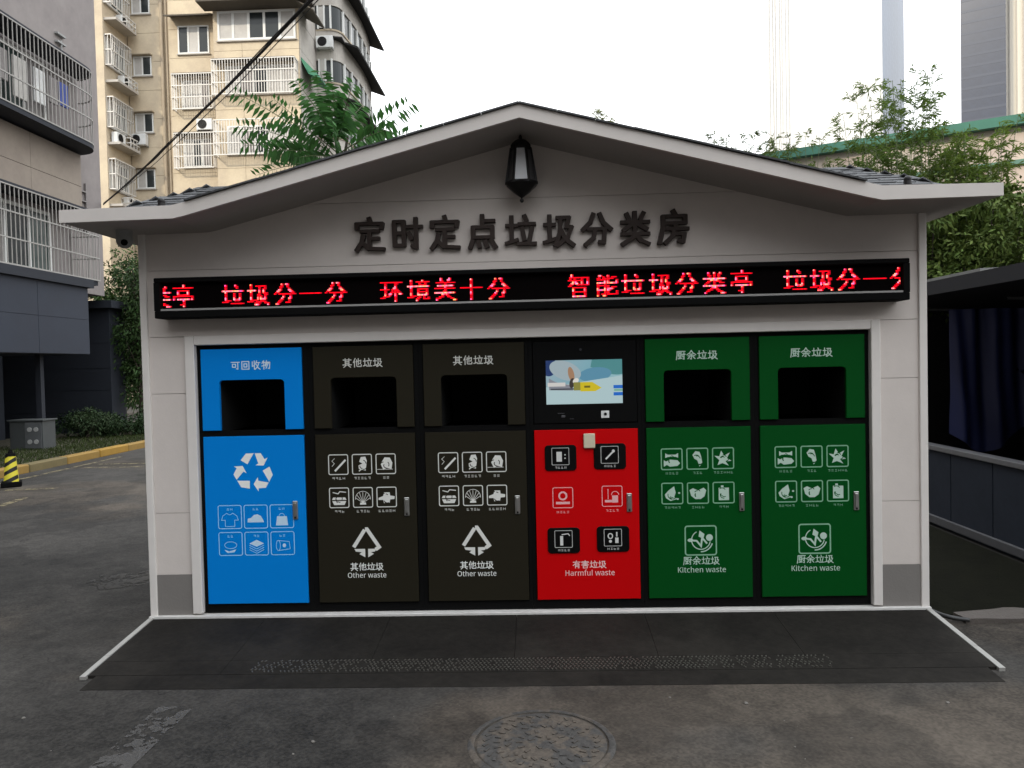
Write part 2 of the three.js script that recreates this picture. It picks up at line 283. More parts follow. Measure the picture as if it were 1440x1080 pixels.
  for (const s of [-1, 1]) { // side slopes
    const q = new THREE.Quaternion().setFromEuler(new THREE.Euler(0, s * Math.PI / 2, 0)).multiply(new THREE.Quaternion().setFromEuler(new THREE.Euler(Math.atan2(0.188, 0.27) - 0.09, 0, 0)));
    for (let r = 0; r < 5; r++) { const f = (r + 0.3) / 4.8, y = 2.458 + 0.206 * f, x = 2.205 - 0.27 * f; for (let z = 0.34 - 0.46 * f; z > -0.9; z -= 0.109) piece('shingle', shg[Math.floor(lay() * 3)], M.shingle[Math.floor(lay() * 4)], roof, s * (x - 0.02), y + 0.006, z, q); }
  }
  const edge = metres(new THREE.BoxGeometry(0.205, 0.009, 0.22));
  for (const s of [-1, 1]) for (let d = 0.1; d < 1.84; d += 0.2) { const x = -0.014 + s * d, a = s * -0.2503; piece('shingle', edge, M.shingle[Math.floor(lay() * 2)], roof, x, 2.928 - 0.2557 * d + 0.006 + lay() * 0.004, OUT - 0.095, new THREE.Quaternion().setFromEuler(new THREE.Euler(0, 0, a))); }
  for (const x of [-1.96, 2.015]) part('drain_cap', [rod([x, 2.44, 0.42], [x, 2.48, 0.42], 0.022, 0.018, 10), new THREE.SphereGeometry(0.02, 10, 6).translate(x, 2.483, 0.42)], M.iron, house);
}

// raised characters on the gable
{
  const t = thing('sign_lettering', 'raised dark brown lettering 定时定点垃圾分类房 on the gable wall', 'lettering', [-0.03, 2.24, 0]);
  [...'定时定点垃圾分类房'].forEach((ch, i) => {
    const cx = -0.918 + i * 0.2224, w = 0.183, h = 0.198, y1 = 2.441 - i * 0.0008, x0 = cx - w / 2, g = []; let k = 0;
    for (const st of strokesOf(ch)) for (let j = 0; j + 1 < st.length; j++) {
      const [ax, ay] = st[j], [bx, by] = st[j + 1], X0 = x0 + ax * w / 100, Y0 = y1 - ay * h / 100, X1 = x0 + bx * w / 100, Y1 = y1 - by * h / 100;
      const len = Math.hypot(X1 - X0, Y1 - Y0), an = Math.atan2(Y1 - Y0, X1 - X0), tk = Math.abs(Math.sin(an)) > 0.5 ? 0.027 : 0.0215, d = 0.03 + k++ * 0.00025;
      g.push(new RoundedBoxGeometry(len + 0.017, tk, d, 1, 0.0025).rotateZ(an).translate((X0 + X1) / 2, (Y0 + Y1) / 2, 0.003 + d / 2));
    }
    part('character', g, M.letter, t);
  });
}

// LED strip
{
  const t = thing('led_sign', 'long black LED ticker with red running characters above the cabinets', 'LED sign', [0, 1.87, 0]);
  const x0 = -2.156, x1 = 2.153;
  part('frame', [box(x0, 2.078, 0.003, x1, 2.106, 0.15, 0.006), box(x0, 1.872, 0.003, x1, 1.915, 0.15, 0.006), box(x0, 1.915, 0.003, x0 + 0.035, 2.078, 0.149), box(x1 - 0.035, 1.915, 0.003, x1, 2.078, 0.149), box(x0 + 0.035, 1.915, 0.003, x1 - 0.035, 2.078, 0.115)], M.black, t);
  part('metal_edge', box(x0 + 0.036, 1.9155, 0.116, x1 - 0.036, 1.926, 0.145), mat(0.30, 0.29, 0.28, { roughness: 0.45 }), t);
  const cols = 512, rows = 18, px = 4, wide = x1 - x0 - 0.08, lit = new Uint8Array(cols * rows), glyph = (ch, x, from = 0) => {
    const c0 = Math.round((x - x0 - 0.04) / wide * cols);
    for (const st of strokesOf(ch)) for (let j = 0; j + 1 < st.length; j++) {
      const n = 40; for (let k = 0; k <= n; k++) { const a = st[j][0] + (st[j + 1][0] - st[j][0]) * k / n, b = st[j][1] + (st[j + 1][1] - st[j][1]) * k / n, X = Math.round(a * 0.155), Y = Math.round(b * 0.155); if (X >= from && c0 + X < cols && c0 + X >= 0) { lit[(Y + 1) * cols + c0 + X] = 1; if (c0 + X + 1 < cols) lit[(Y + 1) * cols + c0 + X + 1] ||= 2; } }
    }
  };
  const at = (p) => -2.156 + (p - 216) * 0.004054;
  glyph('类', at(204), 9); glyph('亭', at(239));
  [...'垃圾分一分'].forEach((c, i) => glyph(c, at(309 + i * 37.5)));
  [...'环境美十分'].forEach((c, i) => glyph(c, at(538 + i * 38)));
  [...'智能垃圾分类亭'].forEach((c, i) => glyph(c, at(805 + i * 37.8)));
  [...'垃圾分一分'].forEach((c, i) => glyph(c, at(1106 + i * 36.5)));
  const r = rngOf(21), glow = canvas(cols * px, rows * px, (c, w, h) => {
    c.fillStyle = '#000000'; c.fillRect(0, 0, w, h);
    for (let y = 0; y < rows; y++) for (let x = 0; x < cols; x++) if (lit[y * cols + x]) {
      const scan = (y % 5 === 1 || y % 5 === 2), b = lit[y * cols + x] === 2 ? 0.62 : scan ? 1 : 0.75 + 0.2 * r(); c.fillStyle = `rgb(${Math.round(255 * b)},${Math.round(scan && b === 1 ? 60 + 90 * r() : 4)},${Math.round(scan && b === 1 ? 75 + 80 * r() : 20)})`; c.fillRect(x * px, y * px, px, px - (scan ? 0 : 1));
    }
  });
  const g = new THREE.PlaneGeometry(wide, 0.146).translate((x0 + x1) / 2, 2.0015, 0.1185);
  part('led_display', g, new THREE.MeshPhysicalMaterial({ color: L(0.002, 0.0012, 0.0012), roughness: 0.8, specularIntensity: 0.06, emissive: L(1, 1, 1), emissiveIntensity: 2.4, emissiveMap: glow, side: THREE.DoubleSide }), t, true);
}

// wall lantern under the ridge
{
  const t = thing('wall_lantern', 'black six-sided wall lantern with a pale pane below the ridge', 'lantern', [-0.014, 2.5, 0.14]);
  const cx = -0.014, cz = 0.142, ring = (r, y, k) => { const a = (k + 0.5) * Math.PI / 3; return [cx + r * Math.sin(a), y, cz + r * Math.cos(a)]; }, f = [], lo = 0.088, hi = 0.058, y0 = 2.588, y1 = 2.782;
  for (let k = 0; k < 6; k++) f.push(bar(ring(lo, y0, k), ring(hi, y1, k), 0.011), bar(ring(lo, y0, k), ring(lo, y0, k + 1), 0.013), bar(ring(hi, y1, k), ring(hi, y1, k + 1), 0.012));
  part('frame', f, M.iron, t);
  for (let k = 0; k < 6; k++) {
    const p = [ring(lo - 0.004, y0, k), ring(lo - 0.004, y0, k + 1), ring(hi - 0.004, y1, k + 1), ring(hi - 0.004, y1, k)], g = new THREE.BufferGeometry();
    g.setAttribute('position', new THREE.Float32BufferAttribute([0, 1, 2, 0, 2, 3].flatMap((i) => p[i]), 3)); g.computeVertexNormals();
    part('pane', g, k === 5 ? M.frost : M.smoke, t);
  }
  part('cap', new THREE.LatheGeometry([[0.064, 0], [0.066, 0.012], [0.052, 0.03], [0.03, 0.048], [0.012, 0.056], [0.012, 0.066], [0.004, 0.08], [0.001, 0.088]].map(([a, b]) => new THREE.Vector2(a, b)), 6).translate(cx, 2.782, cz), M.iron, t);
  part('finial', new THREE.SphereGeometry(0.012, 12, 8).translate(cx, 2.49, cz), M.iron, t);
  part('base', new THREE.LatheGeometry([[0.002, 0.0], [0.008, 0.012], [0.018, 0.018], [0.055, 0.045], [0.086, 0.074], [0.1, 0.086], [0.1, 0.094], [0.001, 0.094]].map(([a, b]) => new THREE.Vector2(a, b)), 6).translate(cx, 2.496, cz), M.iron, t);
  part('wall_bracket', [rod([cx, 2.7, 0.002], [cx, 2.7, 0.016], 0.045, 0.04, 16), bar([cx, 2.7, 0.01], [cx, 2.7, cz - 0.055], 0.018)], M.iron, t);
}
{ // camera under the left eave
  const t = thing('security_camera', 'small grey turret camera hanging under the eave corner', 'security camera', [-2.31, 2.395, 0.13]);
  part('base', new THREE.CylinderGeometry(0.045, 0.042, 0.05, 20).translate(-2.31, 2.36, 0.16), M.grey, t);
  part('housing', new THREE.SphereGeometry(0.046, 18, 12).translate(-2.31, 2.325, 0.16), M.grey, t);
  part('lens', rod([-2.297, 2.312, 0.185], [-2.287, 2.304, 0.21], 0.02, 0.017, 16), M.black, t);
}
// ------------------------------------------------------------------ the six cabinets
const BLUE = '#0080d8', DARK = '#252219', RED = '#c40207', GREEN = '#004716', INK = '#eceeea';
function rr(c, x, y, w, h, r) { c.beginPath(); c.roundRect(x, y, w, h, r); }
function poly(c, cx, cy, s, str, fill = true) { c.beginPath(); str.split(' ').forEach((p, i) => { const [a, b] = p.split(',').map(Number); c[i ? 'lineTo' : 'moveTo'](cx + a * s, cy + b * s); }); if (fill) { c.closePath(); c.fill(); } else c.stroke(); }
function caption(c, cx, cy, n, r, s = 13) { for (let i = 0; i < n; i++) { const x = cx + (i - (n - 1) / 2) * s * 1.2; c.lineWidth = 2; for (let k = 0; k < 3; k++) { const h = r() > 0.5, o = (k - 1) * s * 0.33; c.beginPath(); if (h) { c.moveTo(x - s * 0.4, cy + o); c.lineTo(x + s * 0.4, cy + o); } else { c.moveTo(x + o, cy - s * 0.42); c.lineTo(x + o, cy + s * 0.42); } c.stroke(); } } }
const oval = (c, x, y, a, b, t = 0, fill = true) => { c.beginPath(); c.ellipse(x, y, a, b, t, 0, 7); fill ? c.fill() : c.stroke(); };
const icons = {
  shirt(c, x, y, s) { c.lineWidth = 3; poly(c, x, y, s, '-.18,-.36 -.42,-.2 -.5,.05 -.28,.05 -.28,.42 .28,.42 .28,.05 .5,.05 .42,-.2 .18,-.36 .05,-.28 -.05,-.28 -.18,-.36', false); },
  shoe(c, x, y, s) { poly(c, x, y, s, '-.5,.2 -.48,-.02 -.3,-.06 -.1,-.24 .1,-.28 .3,-.18 .42,.02 .48,.2'); c.save(); c.globalCompositeOperation = 'destination-out'; c.restore(); },
  bag(c, x, y, s) { poly(c, x, y, s, '-.28,-.14 .3,-.14 .36,.4 -.36,.4'); c.lineWidth = 3; c.beginPath(); c.arc(x, y - .14 * s, .16 * s, Math.PI, 0); c.stroke(); },
  cap(c, x, y, s) { c.lineWidth = 3; oval(c, x, y - .06 * s, .36 * s, .2 * s, 0, false); poly(c, x, y, s, '-.4,.2 -.1,.3 .34,.18 .2,.36 -.2,.4'); },
  paper(c, x, y, s) { c.lineWidth = 3; poly(c, x, y, s, '0,-.36 .44,-.14 0,.06 -.44,-.14'); for (let k = 0; k < 3; k++) poly(c, x, y + k * .13 * s, s, '-.44,-.04 0,.18 .44,-.04', false); },
  tin(c, x, y, s) { c.lineWidth = 3; oval(c, x - .26 * s, y, .12 * s, .3 * s, 0, false); poly(c, x, y, s, '-.26,-.3 .4,-.22 .44,.2 -.26,.3', false); oval(c, x + .1 * s, y, .1 * s, .12 * s); },
  butt(c, x, y, s) { c.lineWidth = s * .11; poly(c, x, y, s, '-.2,.36 .42,-.26', false); c.lineWidth = 3; poly(c, x, y, s, '-.36,.1 -.22,-.06 -.36,-.2 -.2,-.34', false); },
  roll(c, x, y, s) { poly(c, x, y, s, '-.06,-.4 .2,-.42 .28,-.2 .24,.1 .2,.36 -.02,.3 -.18,.42 -.2,.06 .02,-.04 -.16,-.14'); },
  brush(c, x, y, s) { poly(c, x, y, s, '-.3,0 -.06,-.36 .24,-.34 .38,-.06 .32,.3 .04,.22 -.14,.34'); c.lineWidth = 3; poly(c, x, y, s, '-.5,.3 .4,.3', false); },
  lunch(c, x, y, s) { poly(c, x, y, s, '-.34,-.02 .34,-.02 .42,.12 -.42,.12'); poly(c, x, y, s, '-.4,.18 .4,.18 .3,.4 -.3,.4'); c.lineWidth = 5; poly(c, x, y, s, '-.36,-.3 -.06,-.22 .04,-.34 .4,-.3', false); },
  shell(c, x, y, s) { c.lineWidth = 3; for (let k = -3; k <= 3; k++) { c.beginPath(); c.moveTo(x, y + .3 * s); c.lineTo(x + Math.sin(k * .45) * .44 * s, y + .1 * s - Math.cos(k * .45) * .4 * s); c.stroke(); } c.beginPath(); c.arc(x, y + .08 * s, .42 * s, Math.PI * .97, Math.PI * 2.03); c.stroke(); poly(c, x, y, s, '-.16,.28 .16,.28 .18,.4 -.18,.4'); },
  shard(c, x, y, s) { poly(c, x, y, s, '-.46,.04 -.2,-.06 -.14,-.26 .18,-.26 .2,-.08 .46,-.04 .44,.12 .2,.14 .16,.32 -.16,.34 -.2,.16 -.46,.16'); },
  bone(c, x, y, s) { poly(c, x, y, s, '-.34,-.32 -.2,-.24 .2,-.24 .34,-.32 .34,-.06 .2,-.12 -.2,-.12 -.34,-.06'); poly(c, x, y, s, '-.42,.04 -.3,.12 -.1,.02 .3,.06 .44,.22 .3,.36 -.1,.4 -.26,.3 -.42,.4'); },
  cabbage(c, x, y, s) { poly(c, x, y, s, '-.26,-.2 -.1,-.4 .12,-.36 .2,-.12 .26,.24 .1,.42 0,.1 -.16,.0'); },
  peel(c, x, y, s) { poly(c, x, y, s, '-.46,-.14 -.2,-.1 -.1,-.4 .06,-.14 .36,-.3 .2,0 .44,.14 .14,.18 .3,.4 -.04,.26 -.3,.36 -.2,.1'); },
  tea(c, x, y, s) { poly(c, x, y, s, '-.2,-.16 .1,-.38 .18,-.04 .1,.2 .3,.28 -.1,.4 -.34,.24 -.4,.06'); oval(c, x + .36 * s, y - .02 * s, .06 * s, .05 * s); oval(c, x + .28 * s, y + .3 * s, .06 * s, .05 * s); },
  bowl(c, x, y, s) { poly(c, x, y, s, '-.44,-.16 -.26,-.26 0,-.14 .3,-.28 .44,-.14 .34,.18 .14,.32 -.14,.32 -.36,.14'); },
  carton(c, x, y, s) { poly(c, x, y, s, '-.26,-.26 -.14,-.26 -.14,-.38 .0,-.38 .0,-.26 .28,-.26 .28,.4 -.26,.4'); },
  battery(c, x, y, s) { poly(c, x, y, s, '-.26,-.3 .1,-.3 .1,.34 -.26,.34'); oval(c, x + .3 * s, y - .1 * s, .05 * s, .05 * s); oval(c, x + .3 * s, y + .12 * s, .05 * s, .05 * s); },
  thermometer(c, x, y, s) { c.lineWidth = s * .11; poly(c, x, y, s, '-.26,.28 .2,-.18', false); oval(c, x + .24 * s, y - .24 * s, .1 * s, .1 * s); },
  lamp(c, x, y, s) { c.lineWidth = s * .1; oval(c, x, y - .1 * s, .2 * s, .2 * s, 0, false); poly(c, x, y, s, '-.38,.22 .38,.22 .38,.36 -.38,.36'); },
  paint(c, x, y, s) { poly(c, x, y, s, '0,-.04 .32,-.04 .32,.36 0,.36'); poly(c, x, y, s, '-.4,.2 0,.2 0,.34 -.4,.34'); c.lineWidth = 4; poly(c, x, y, s, '-.22,-.4 -.22,.16', false); c.beginPath(); c.arc(x + .16 * s, y - .06 * s, .2 * s, Math.PI, 0); c.stroke(); },
  spray(c, x, y, s) { poly(c, x, y, s, '-.22,-.2 -.02,-.2 -.02,.42 -.22,.42'); c.lineWidth = 5; poly(c, x, y, s, '-.12,-.28 .3,-.34 .4,-.2', false); },
  makeup(c, x, y, s) { c.lineWidth = 6; oval(c, x - .16 * s, y - .1 * s, .14 * s, .16 * s, 0, false); oval(c, x - .16 * s, y + .24 * s, .1 * s, .1 * s); poly(c, x, y, s, '.14,0 .36,0 .36,.36 .14,.36'); poly(c, x, y, s, '.2,-.36 .3,-.36 .3,-.06 .2,-.06'); },
};
function tile(c, x0, y0, x1, y1, icon, lw, r = 12, k = 0.92, bg = null) { c.lineWidth = lw; rr(c, x0, y0, x1 - x0, y1 - y0, r); c.stroke(); icons[icon](c, (x0 + x1) / 2, (y0 + y1) / 2, (x1 - x0) * k);
  if (!bg || icon === 'butt' || icon === 'shell') return;
  c.save(); c.strokeStyle = bg; c.lineWidth = 3.5; const q = rngOf(icon.charCodeAt(0) * 31 + icon.length), s = (x1 - x0) * k, cx = (x0 + x1) / 2, cy = (y0 + y1) / 2; // creases inside the silhouettes
  for (let i = 0; i < 4; i++) { const a = q() * 6.28, d = 0.16 * s * q(); c.beginPath(); c.arc(cx + Math.cos(a) * d, cy + Math.sin(a) * d + 0.06 * s, s * (0.1 + 0.14 * q()), a, a + 1.1 + q()); c.stroke(); } c.restore(); }
const K = 3.59, latin = (c, s, x, y, h) => { c.font = `${h}px sans-serif`; c.textAlign = 'center'; c.textBaseline = 'middle'; c.fillText(s, x, y); };
function doorPrint(kind) {
  return canvas(512, 848, (c, w, h) => {
    const r = rngOf(kind.length * 7 + 3);
    const begin = (bg, ink) => { c.fillStyle = bg; c.fillRect(0, 0, w, h); c.fillStyle = c.strokeStyle = ink; };
    if (kind === 'recyclable') {
      begin(BLUE, INK); const cx = 251, cy = 172, s = 96;
      for (let k = 0; k < 3; k++) { // three folded arrows
        c.save(); c.translate(cx, cy + 8); c.rotate(k * Math.PI * 2 / 3); poly(c, 0, 0, s, '-.36,-.98 .06,-.98 .0,-.9 -.3,-.4 -.66,-.62'); poly(c, 0, 0, s, '.1,-.98 .42,-.98 .62,-.66 .78,-.74 .56,-.32 .12,-.34 .28,-.44'); c.restore();
      }
      c.strokeStyle = '#8fc6f2'; const names = ['shirt', 'shoe', 'bag', 'cap', 'paper', 'tin'];
      for (let k = 0; k < 6; k++) { const x0 = (305 + (k % 3) * 37 - 287) * K, y0 = (710 + (k > 2 ? 38 : 0) - 613) * K; c.fillStyle = '#c2dcf0'; c.strokeStyle = '#a6d2f4'; c.lineWidth = 4; rr(c, x0, y0, 33 * K, 32.5 * K, 10); c.stroke(); icons[names[k]](c, x0 + 59, y0 + 70, 86); caption(c, x0 + 59, y0 + 20, 2, r, 14); }
    } else if (kind === 'other') {
      begin(DARK, '#dcdcd6'); const names = ['butt', 'roll', 'brush', 'lunch', 'shell', 'shard'];
      for (let k = 0; k < 6; k++) { const x0 = (463.5 + (k % 3) * 34 - 445) * K, y0 = (639 + (k > 2 ? 46.5 : 0) - 610.5) * K, d = 27.5 * K; tile(c, x0, y0, x0 + d, y0 + d, names[k], 5, 8, 0.92, DARK); caption(c, x0 + d / 2, y0 + d + 20, 2 + (k * 5 + 2) % 4, r, 15); }
      const cx = 248, cy = 548, s = 72; // triangle with a split down-arrow
      c.lineJoin = 'miter'; c.lineWidth = 19; poly(c, cx, cy, s, '-.9,.3 -.08,-.92', false); poly(c, cx, cy, s, '-.06,-.96 .08,-.96 .92,.3 .66,.48', false);
      poly(c, cx, cy, s, '-.86,.42 -.08,.42 -.08,1.02 -.5,.78 -.34,.66 -.76,.6'); poly(c, cx, cy, s, '.12,.42 .78,.42 .6,.62 .34,.66 .54,.78 .12,1.02');
      c.fillStyle = c.strokeStyle = INK; drawWord(c, '其他垃圾', 248, 668, 41, 2, 4.2); latin(c, 'Other waste', 248, 711, 37);
    } else if (kind === 'harmful') {
      begin(RED, '#f0dada'); const X = (p) => (p - 753.5) * K, Y = (p) => (p - 604) * K;
      c.strokeStyle = c.fillStyle = '#e8b0b0'; tile(c, X(777.5), Y(684), X(805), Y(712), 'lamp', 4, 8); tile(c, X(845.5), Y(683), X(873), Y(711), 'paint', 4, 8); caption(c, X(791), Y(718), 4, r, 14); caption(c, X(859), Y(717), 4, r, 14);
      c.fillStyle = c.strokeStyle = '#e6cfcb'; drawWord(c, '有害垃圾', X(826), Y(791.5), 40, 2, 4.2); latin(c, 'Harmful waste', X(826.5), Y(803.5), 38);
    } else {
      begin(GREEN, '#9db8a6'); const X = (p) => (p - 911.5) * K, Y = (p) => (p - 601) * K, names = ['bone', 'cabbage', 'peel', 'tea', 'bowl', 'carton'];
      for (let k = 0; k < 6; k++) { const x0 = X(931.5 + (k % 3) * 35.2), y0 = Y(630 + (k > 2 ? 47.5 : 0)), d = 28.5 * K; c.strokeStyle = '#7fae8d'; c.fillStyle = '#b4cabb'; tile(c, x0, y0, x0 + d, y0 + d, names[k], 6, 8, 0.92, GREEN); c.strokeStyle = '#83a590'; caption(c, x0 + d / 2, y0 + d + 19, 3 + (k * 3 + 1) % 4, r, 14); }
      c.strokeStyle = '#86b394'; c.lineWidth = 7; rr(c, X(962.5), Y(737.5), 42.5 * K, 40 * K, 12); c.stroke(); c.fillStyle = c.strokeStyle = '#b4cabb';
      { const cx = X(984), cy = Y(757); c.lineWidth = 5; c.beginPath(); c.arc(cx, cy, 46, 0.15, Math.PI * 1.35); c.stroke(); c.lineWidth = 9; poly(c, cx, cy, 60, '-.95,0 -.35,.06 0,.5 .1,-.2 .5,.3', false); poly(c, cx, cy, 60, '-.1,-.8 .3,-.5 .2,-.1 -.2,-.3'); oval(c, cx + 42, cy - 12, 17, 17); oval(c, cx - 52, cy, 14, 9); c.lineWidth = 6; c.beginPath(); c.arc(cx, cy, 58, 0.3, 1.6); c.stroke(); }
      c.fillStyle = c.strokeStyle = '#bccfc2'; drawWord(c, '厨余垃圾', X(984), Y(785.5), 43, 2, 4.2); latin(c, 'Kitchen waste', X(984.5), Y(798), 39);
    }
  });
}
function headPrint(bg, ink, word) { return canvas(512, 412, (c, w, h) => { c.fillStyle = bg; c.fillRect(0, 0, w, h); c.strokeStyle = ink; drawWord(c, word, 254, 84, 47, 5, 5); }); }
const paint = (map) => mat(1, 1, 1, { map, roughness: 0.72, roughnessMap: T.metal, specularIntensity: 0.16, bumpMap: T.grain, bumpScale: 0.0002 });
const PRINT = {
  recyclable: [paint(doorPrint('recyclable')), paint(headPrint(BLUE, '#d9e3ea', '可回收物'))], other: [paint(doorPrint('other')), paint(headPrint(DARK, '#cfcfc9', '其他垃圾'))],
  harmful: [paint(doorPrint('harmful')), null], kitchen: [paint(doorPrint('kitchen')), paint(headPrint(GREEN, '#b9cbbf', '厨余垃圾'))],
};
// a panel cut from a shape, its front print fitted to the rectangle x0..x1, y0..y1
function plate(shape, x0, y0, x1, y1, zBack, depth) {
  const g = new THREE.ExtrudeGeometry(shape, { depth: depth - 0.004, bevelEnabled: true, bevelThickness: 0.002, bevelSize: 0.002, bevelOffset: -0.002, bevelSegments: 1, curveSegments: 6 }).translate(0, 0, zBack + 0.002).toNonIndexed(), p = g.attributes.position, uv = g.attributes.uv;
  for (let i = 0; i < p.count; i++) uv.setXY(i, (p.getX(i) - x0) / (x1 - x0), (p.getY(i) - y0) / (y1 - y0)); return g;
}
const SPLIT = [-1.988, -1.3175, -0.6545, 0, 0.6615, 1.3235, 1.988], COLS = [[-1.962, -1.353], [-1.284, -0.685], [-0.625, -0.024], [0.026, 0.637], [0.687, 1.296], [1.352, 1.961]];
const KIND = ['recyclable', 'other', 'other', 'harmful', 'kitchen', 'kitchen'];
const CLABEL = ['bright blue recyclables cabinet 可回收物 with the recycling arrows on its door', 'charcoal other waste cabinet standing next to the blue cabinet', 'charcoal other waste cabinet standing next to the red cabinet with the screen', 'red harmful waste cabinet with the lit screen above its door', 'green kitchen waste cabinet standing next to the red cabinet', 'green kitchen waste cabinet at the end beside the white pier'];
COLS.forEach(([x0, x1], i) => {
  const kind = KIND[i], L0 = SPLIT[i], L1 = SPLIT[i + 1], t = thing('waste_cabinet', CLABEL[i], 'waste cabinet', [(x0 + x1) / 2, 0.1, -0.3], 'cabinets set in the front of the waste house');
  const e = 0.0005;
  part('frame', [box(L0 + e, 0.1, -0.7, x0 - 0.003, 1.714, -0.016), box(x1 + 0.003, 0.1, -0.7, L1 - e, 1.714, -0.016), box(x0 - 0.003, 1.692, -0.7, x1 + 0.003, 1.714, -0.017), box(x0 - 0.003, 1.166, -0.06, x1 + 0.003, 1.2, -0.017), box(x0 - 0.003, 0.1, -0.7, x1 + 0.003, 0.152, -0.017), box(x0 - 0.003, 0.152, -0.7, x1 + 0.003, 1.692, -0.68)], M.black, t);
  const rect = (a, b, c, d) => { const s = new THREE.Shape(); s.moveTo(a, b); s.lineTo(c, b); s.lineTo(c, d); s.lineTo(a, d); s.closePath(); return s; };
  const door = part('door', plate(rect(x0, 0.154, x1, 1.165), x0, 0.154, x1, 1.165, -0.03, 0.026), PRINT[kind][0], t, true);
  const hx = x1 - (i ? 0.058 : 0.062), hy = [0.716, 0.726, 0.726, 0.728, 0.722, 0.716][i];
  part('handle', [box(hx - 0.016, hy - 0.056, -0.006, hx + 0.016, hy + 0.056, 0.004, 0.006), box(hx - 0.009, hy - 0.035, 0.003, hx + 0.009, hy + 0.045, 0.011, 0.003)], M.steel, door);
  part('lock', rod([hx, hy - 0.044, 0.002], [hx, hy - 0.044, 0.008], 0.006, 0.006, 10), M.iron, door);
  if (kind === 'harmful') {
    const con = part('screen_housing', box(x0, 1.202, -0.3, x1, 1.69, -0.012, 0.006), M.black, t);
    const pic = canvas(512, 296, (c, w, h) => {
      const grd = c.createLinearGradient(0, 0, w, h); grd.addColorStop(0, '#9fb4c0'); grd.addColorStop(0.5, '#7fb0bd'); grd.addColorStop(1, '#a9cdd2'); c.fillStyle = grd; c.fillRect(0, 0, w, h);
      c.fillStyle = '#4f8f92'; c.beginPath(); c.moveTo(310, 0); c.lineTo(512, 0); c.lineTo(512, 100); c.bezierCurveTo(430, 120, 360, 60, 300, 50); c.fill();
      c.fillStyle = '#5b93ae'; c.beginPath(); c.ellipse(330, 100, 110, 48, -0.1, 0, 7); c.fill(); c.fillStyle = '#b5cfd3'; c.beginPath(); c.moveTo(0, 180); c.lineTo(512, 110); c.lineTo(512, 296); c.lineTo(0, 296); c.fill();
      c.fillStyle = '#17346a'; c.beginPath(); c.ellipse(20, 40, 52, 66, 0, 0, 7); c.fill(); c.fillStyle = '#a5b6bd'; c.beginPath(); c.ellipse(130, 70, 110, 62, 0.35, 0, 7); c.fill();
      c.fillStyle = '#8a8c96'; c.beginPath(); c.moveTo(20, 120); c.bezierCurveTo(90, 170, 150, 160, 180, 170); c.lineTo(180, 205); c.lineTo(20, 200); c.fill(); c.fillStyle = '#d9d6d2'; c.fillRect(10, 150, 120, 26); c.fillStyle = '#3b4048'; c.fillRect(30, 190, 200, 9);
      c.fillStyle = '#a98264'; c.beginPath(); c.ellipse(170, 95, 20, 50, -0.2, 0, 7); c.fill(); c.fillStyle = '#3a332e'; c.beginPath(); c.ellipse(175, 155, 18, 34, 0.2, 0, 7); c.fill(); c.fillStyle = '#e4e2da'; c.beginPath(); c.ellipse(200, 140, 22, 16, -0.6, 0, 7); c.fill();
      c.fillStyle = '#8f8a3c'; c.fillRect(185, 150, 60, 55); c.fillStyle = '#d8c216'; c.beginPath(); c.moveTo(230, 150); c.lineTo(310, 150); c.lineTo(372, 190); c.lineTo(330, 212); c.lineTo(230, 212); c.fill(); c.fillStyle = '#6f6410'; c.fillRect(256, 174, 40, 14);
      c.fillStyle = '#1668cc'; c.fillRect(452, 174, 60, 22); c.fillRect(452, 222, 60, 22); c.fillStyle = '#7fb6a0'; c.fillRect(456, 200, 56, 14);
    });
    const g = new THREE.PlaneGeometry(0.45, 0.26).translate(0.328, 1.447, -0.0105);
    part('screen', g, new THREE.MeshStandardMaterial({ color: L(0.01, 0.01, 0.01), roughness: 0.4, emissive: L(1, 1, 1), emissiveIntensity: 0.72, emissiveMap: pic }), con, true);
    part('scanner_window', box(0.424, 1.231, -0.013, 0.472, 1.274, -0.008, 0.002), mat(0.7, 0.7, 0.68), con);
    part('scanner_lens', rod([0.449, 1.254, -0.009], [0.449, 1.254, -0.006], 0.009, 0.009, 14), M.black, con);
    part('card_slot', [box(0.168, 1.262, -0.013, 0.21, 1.265, -0.0095), box(0.19, 1.238, -0.013, 0.212, 1.252, -0.009, 0.002), box(0.24, 1.228, -0.013, 0.262, 1.231, -0.0095)], mat(0.06, 0.06, 0.065, { roughness: 0.4 }), con);
    part('webcam', rod([0.31, 1.638, -0.013], [0.31, 1.638, -0.009], 0.008, 0.008, 12), mat(0.03, 0.03, 0.035, { roughness: 0.2 }), con);
    const X = (p) => x0 + (p - 753.5) / 143.5 * (x1 - x0), Y = (p) => 1.165 - (p - 604) / 238.5 * 1.011;
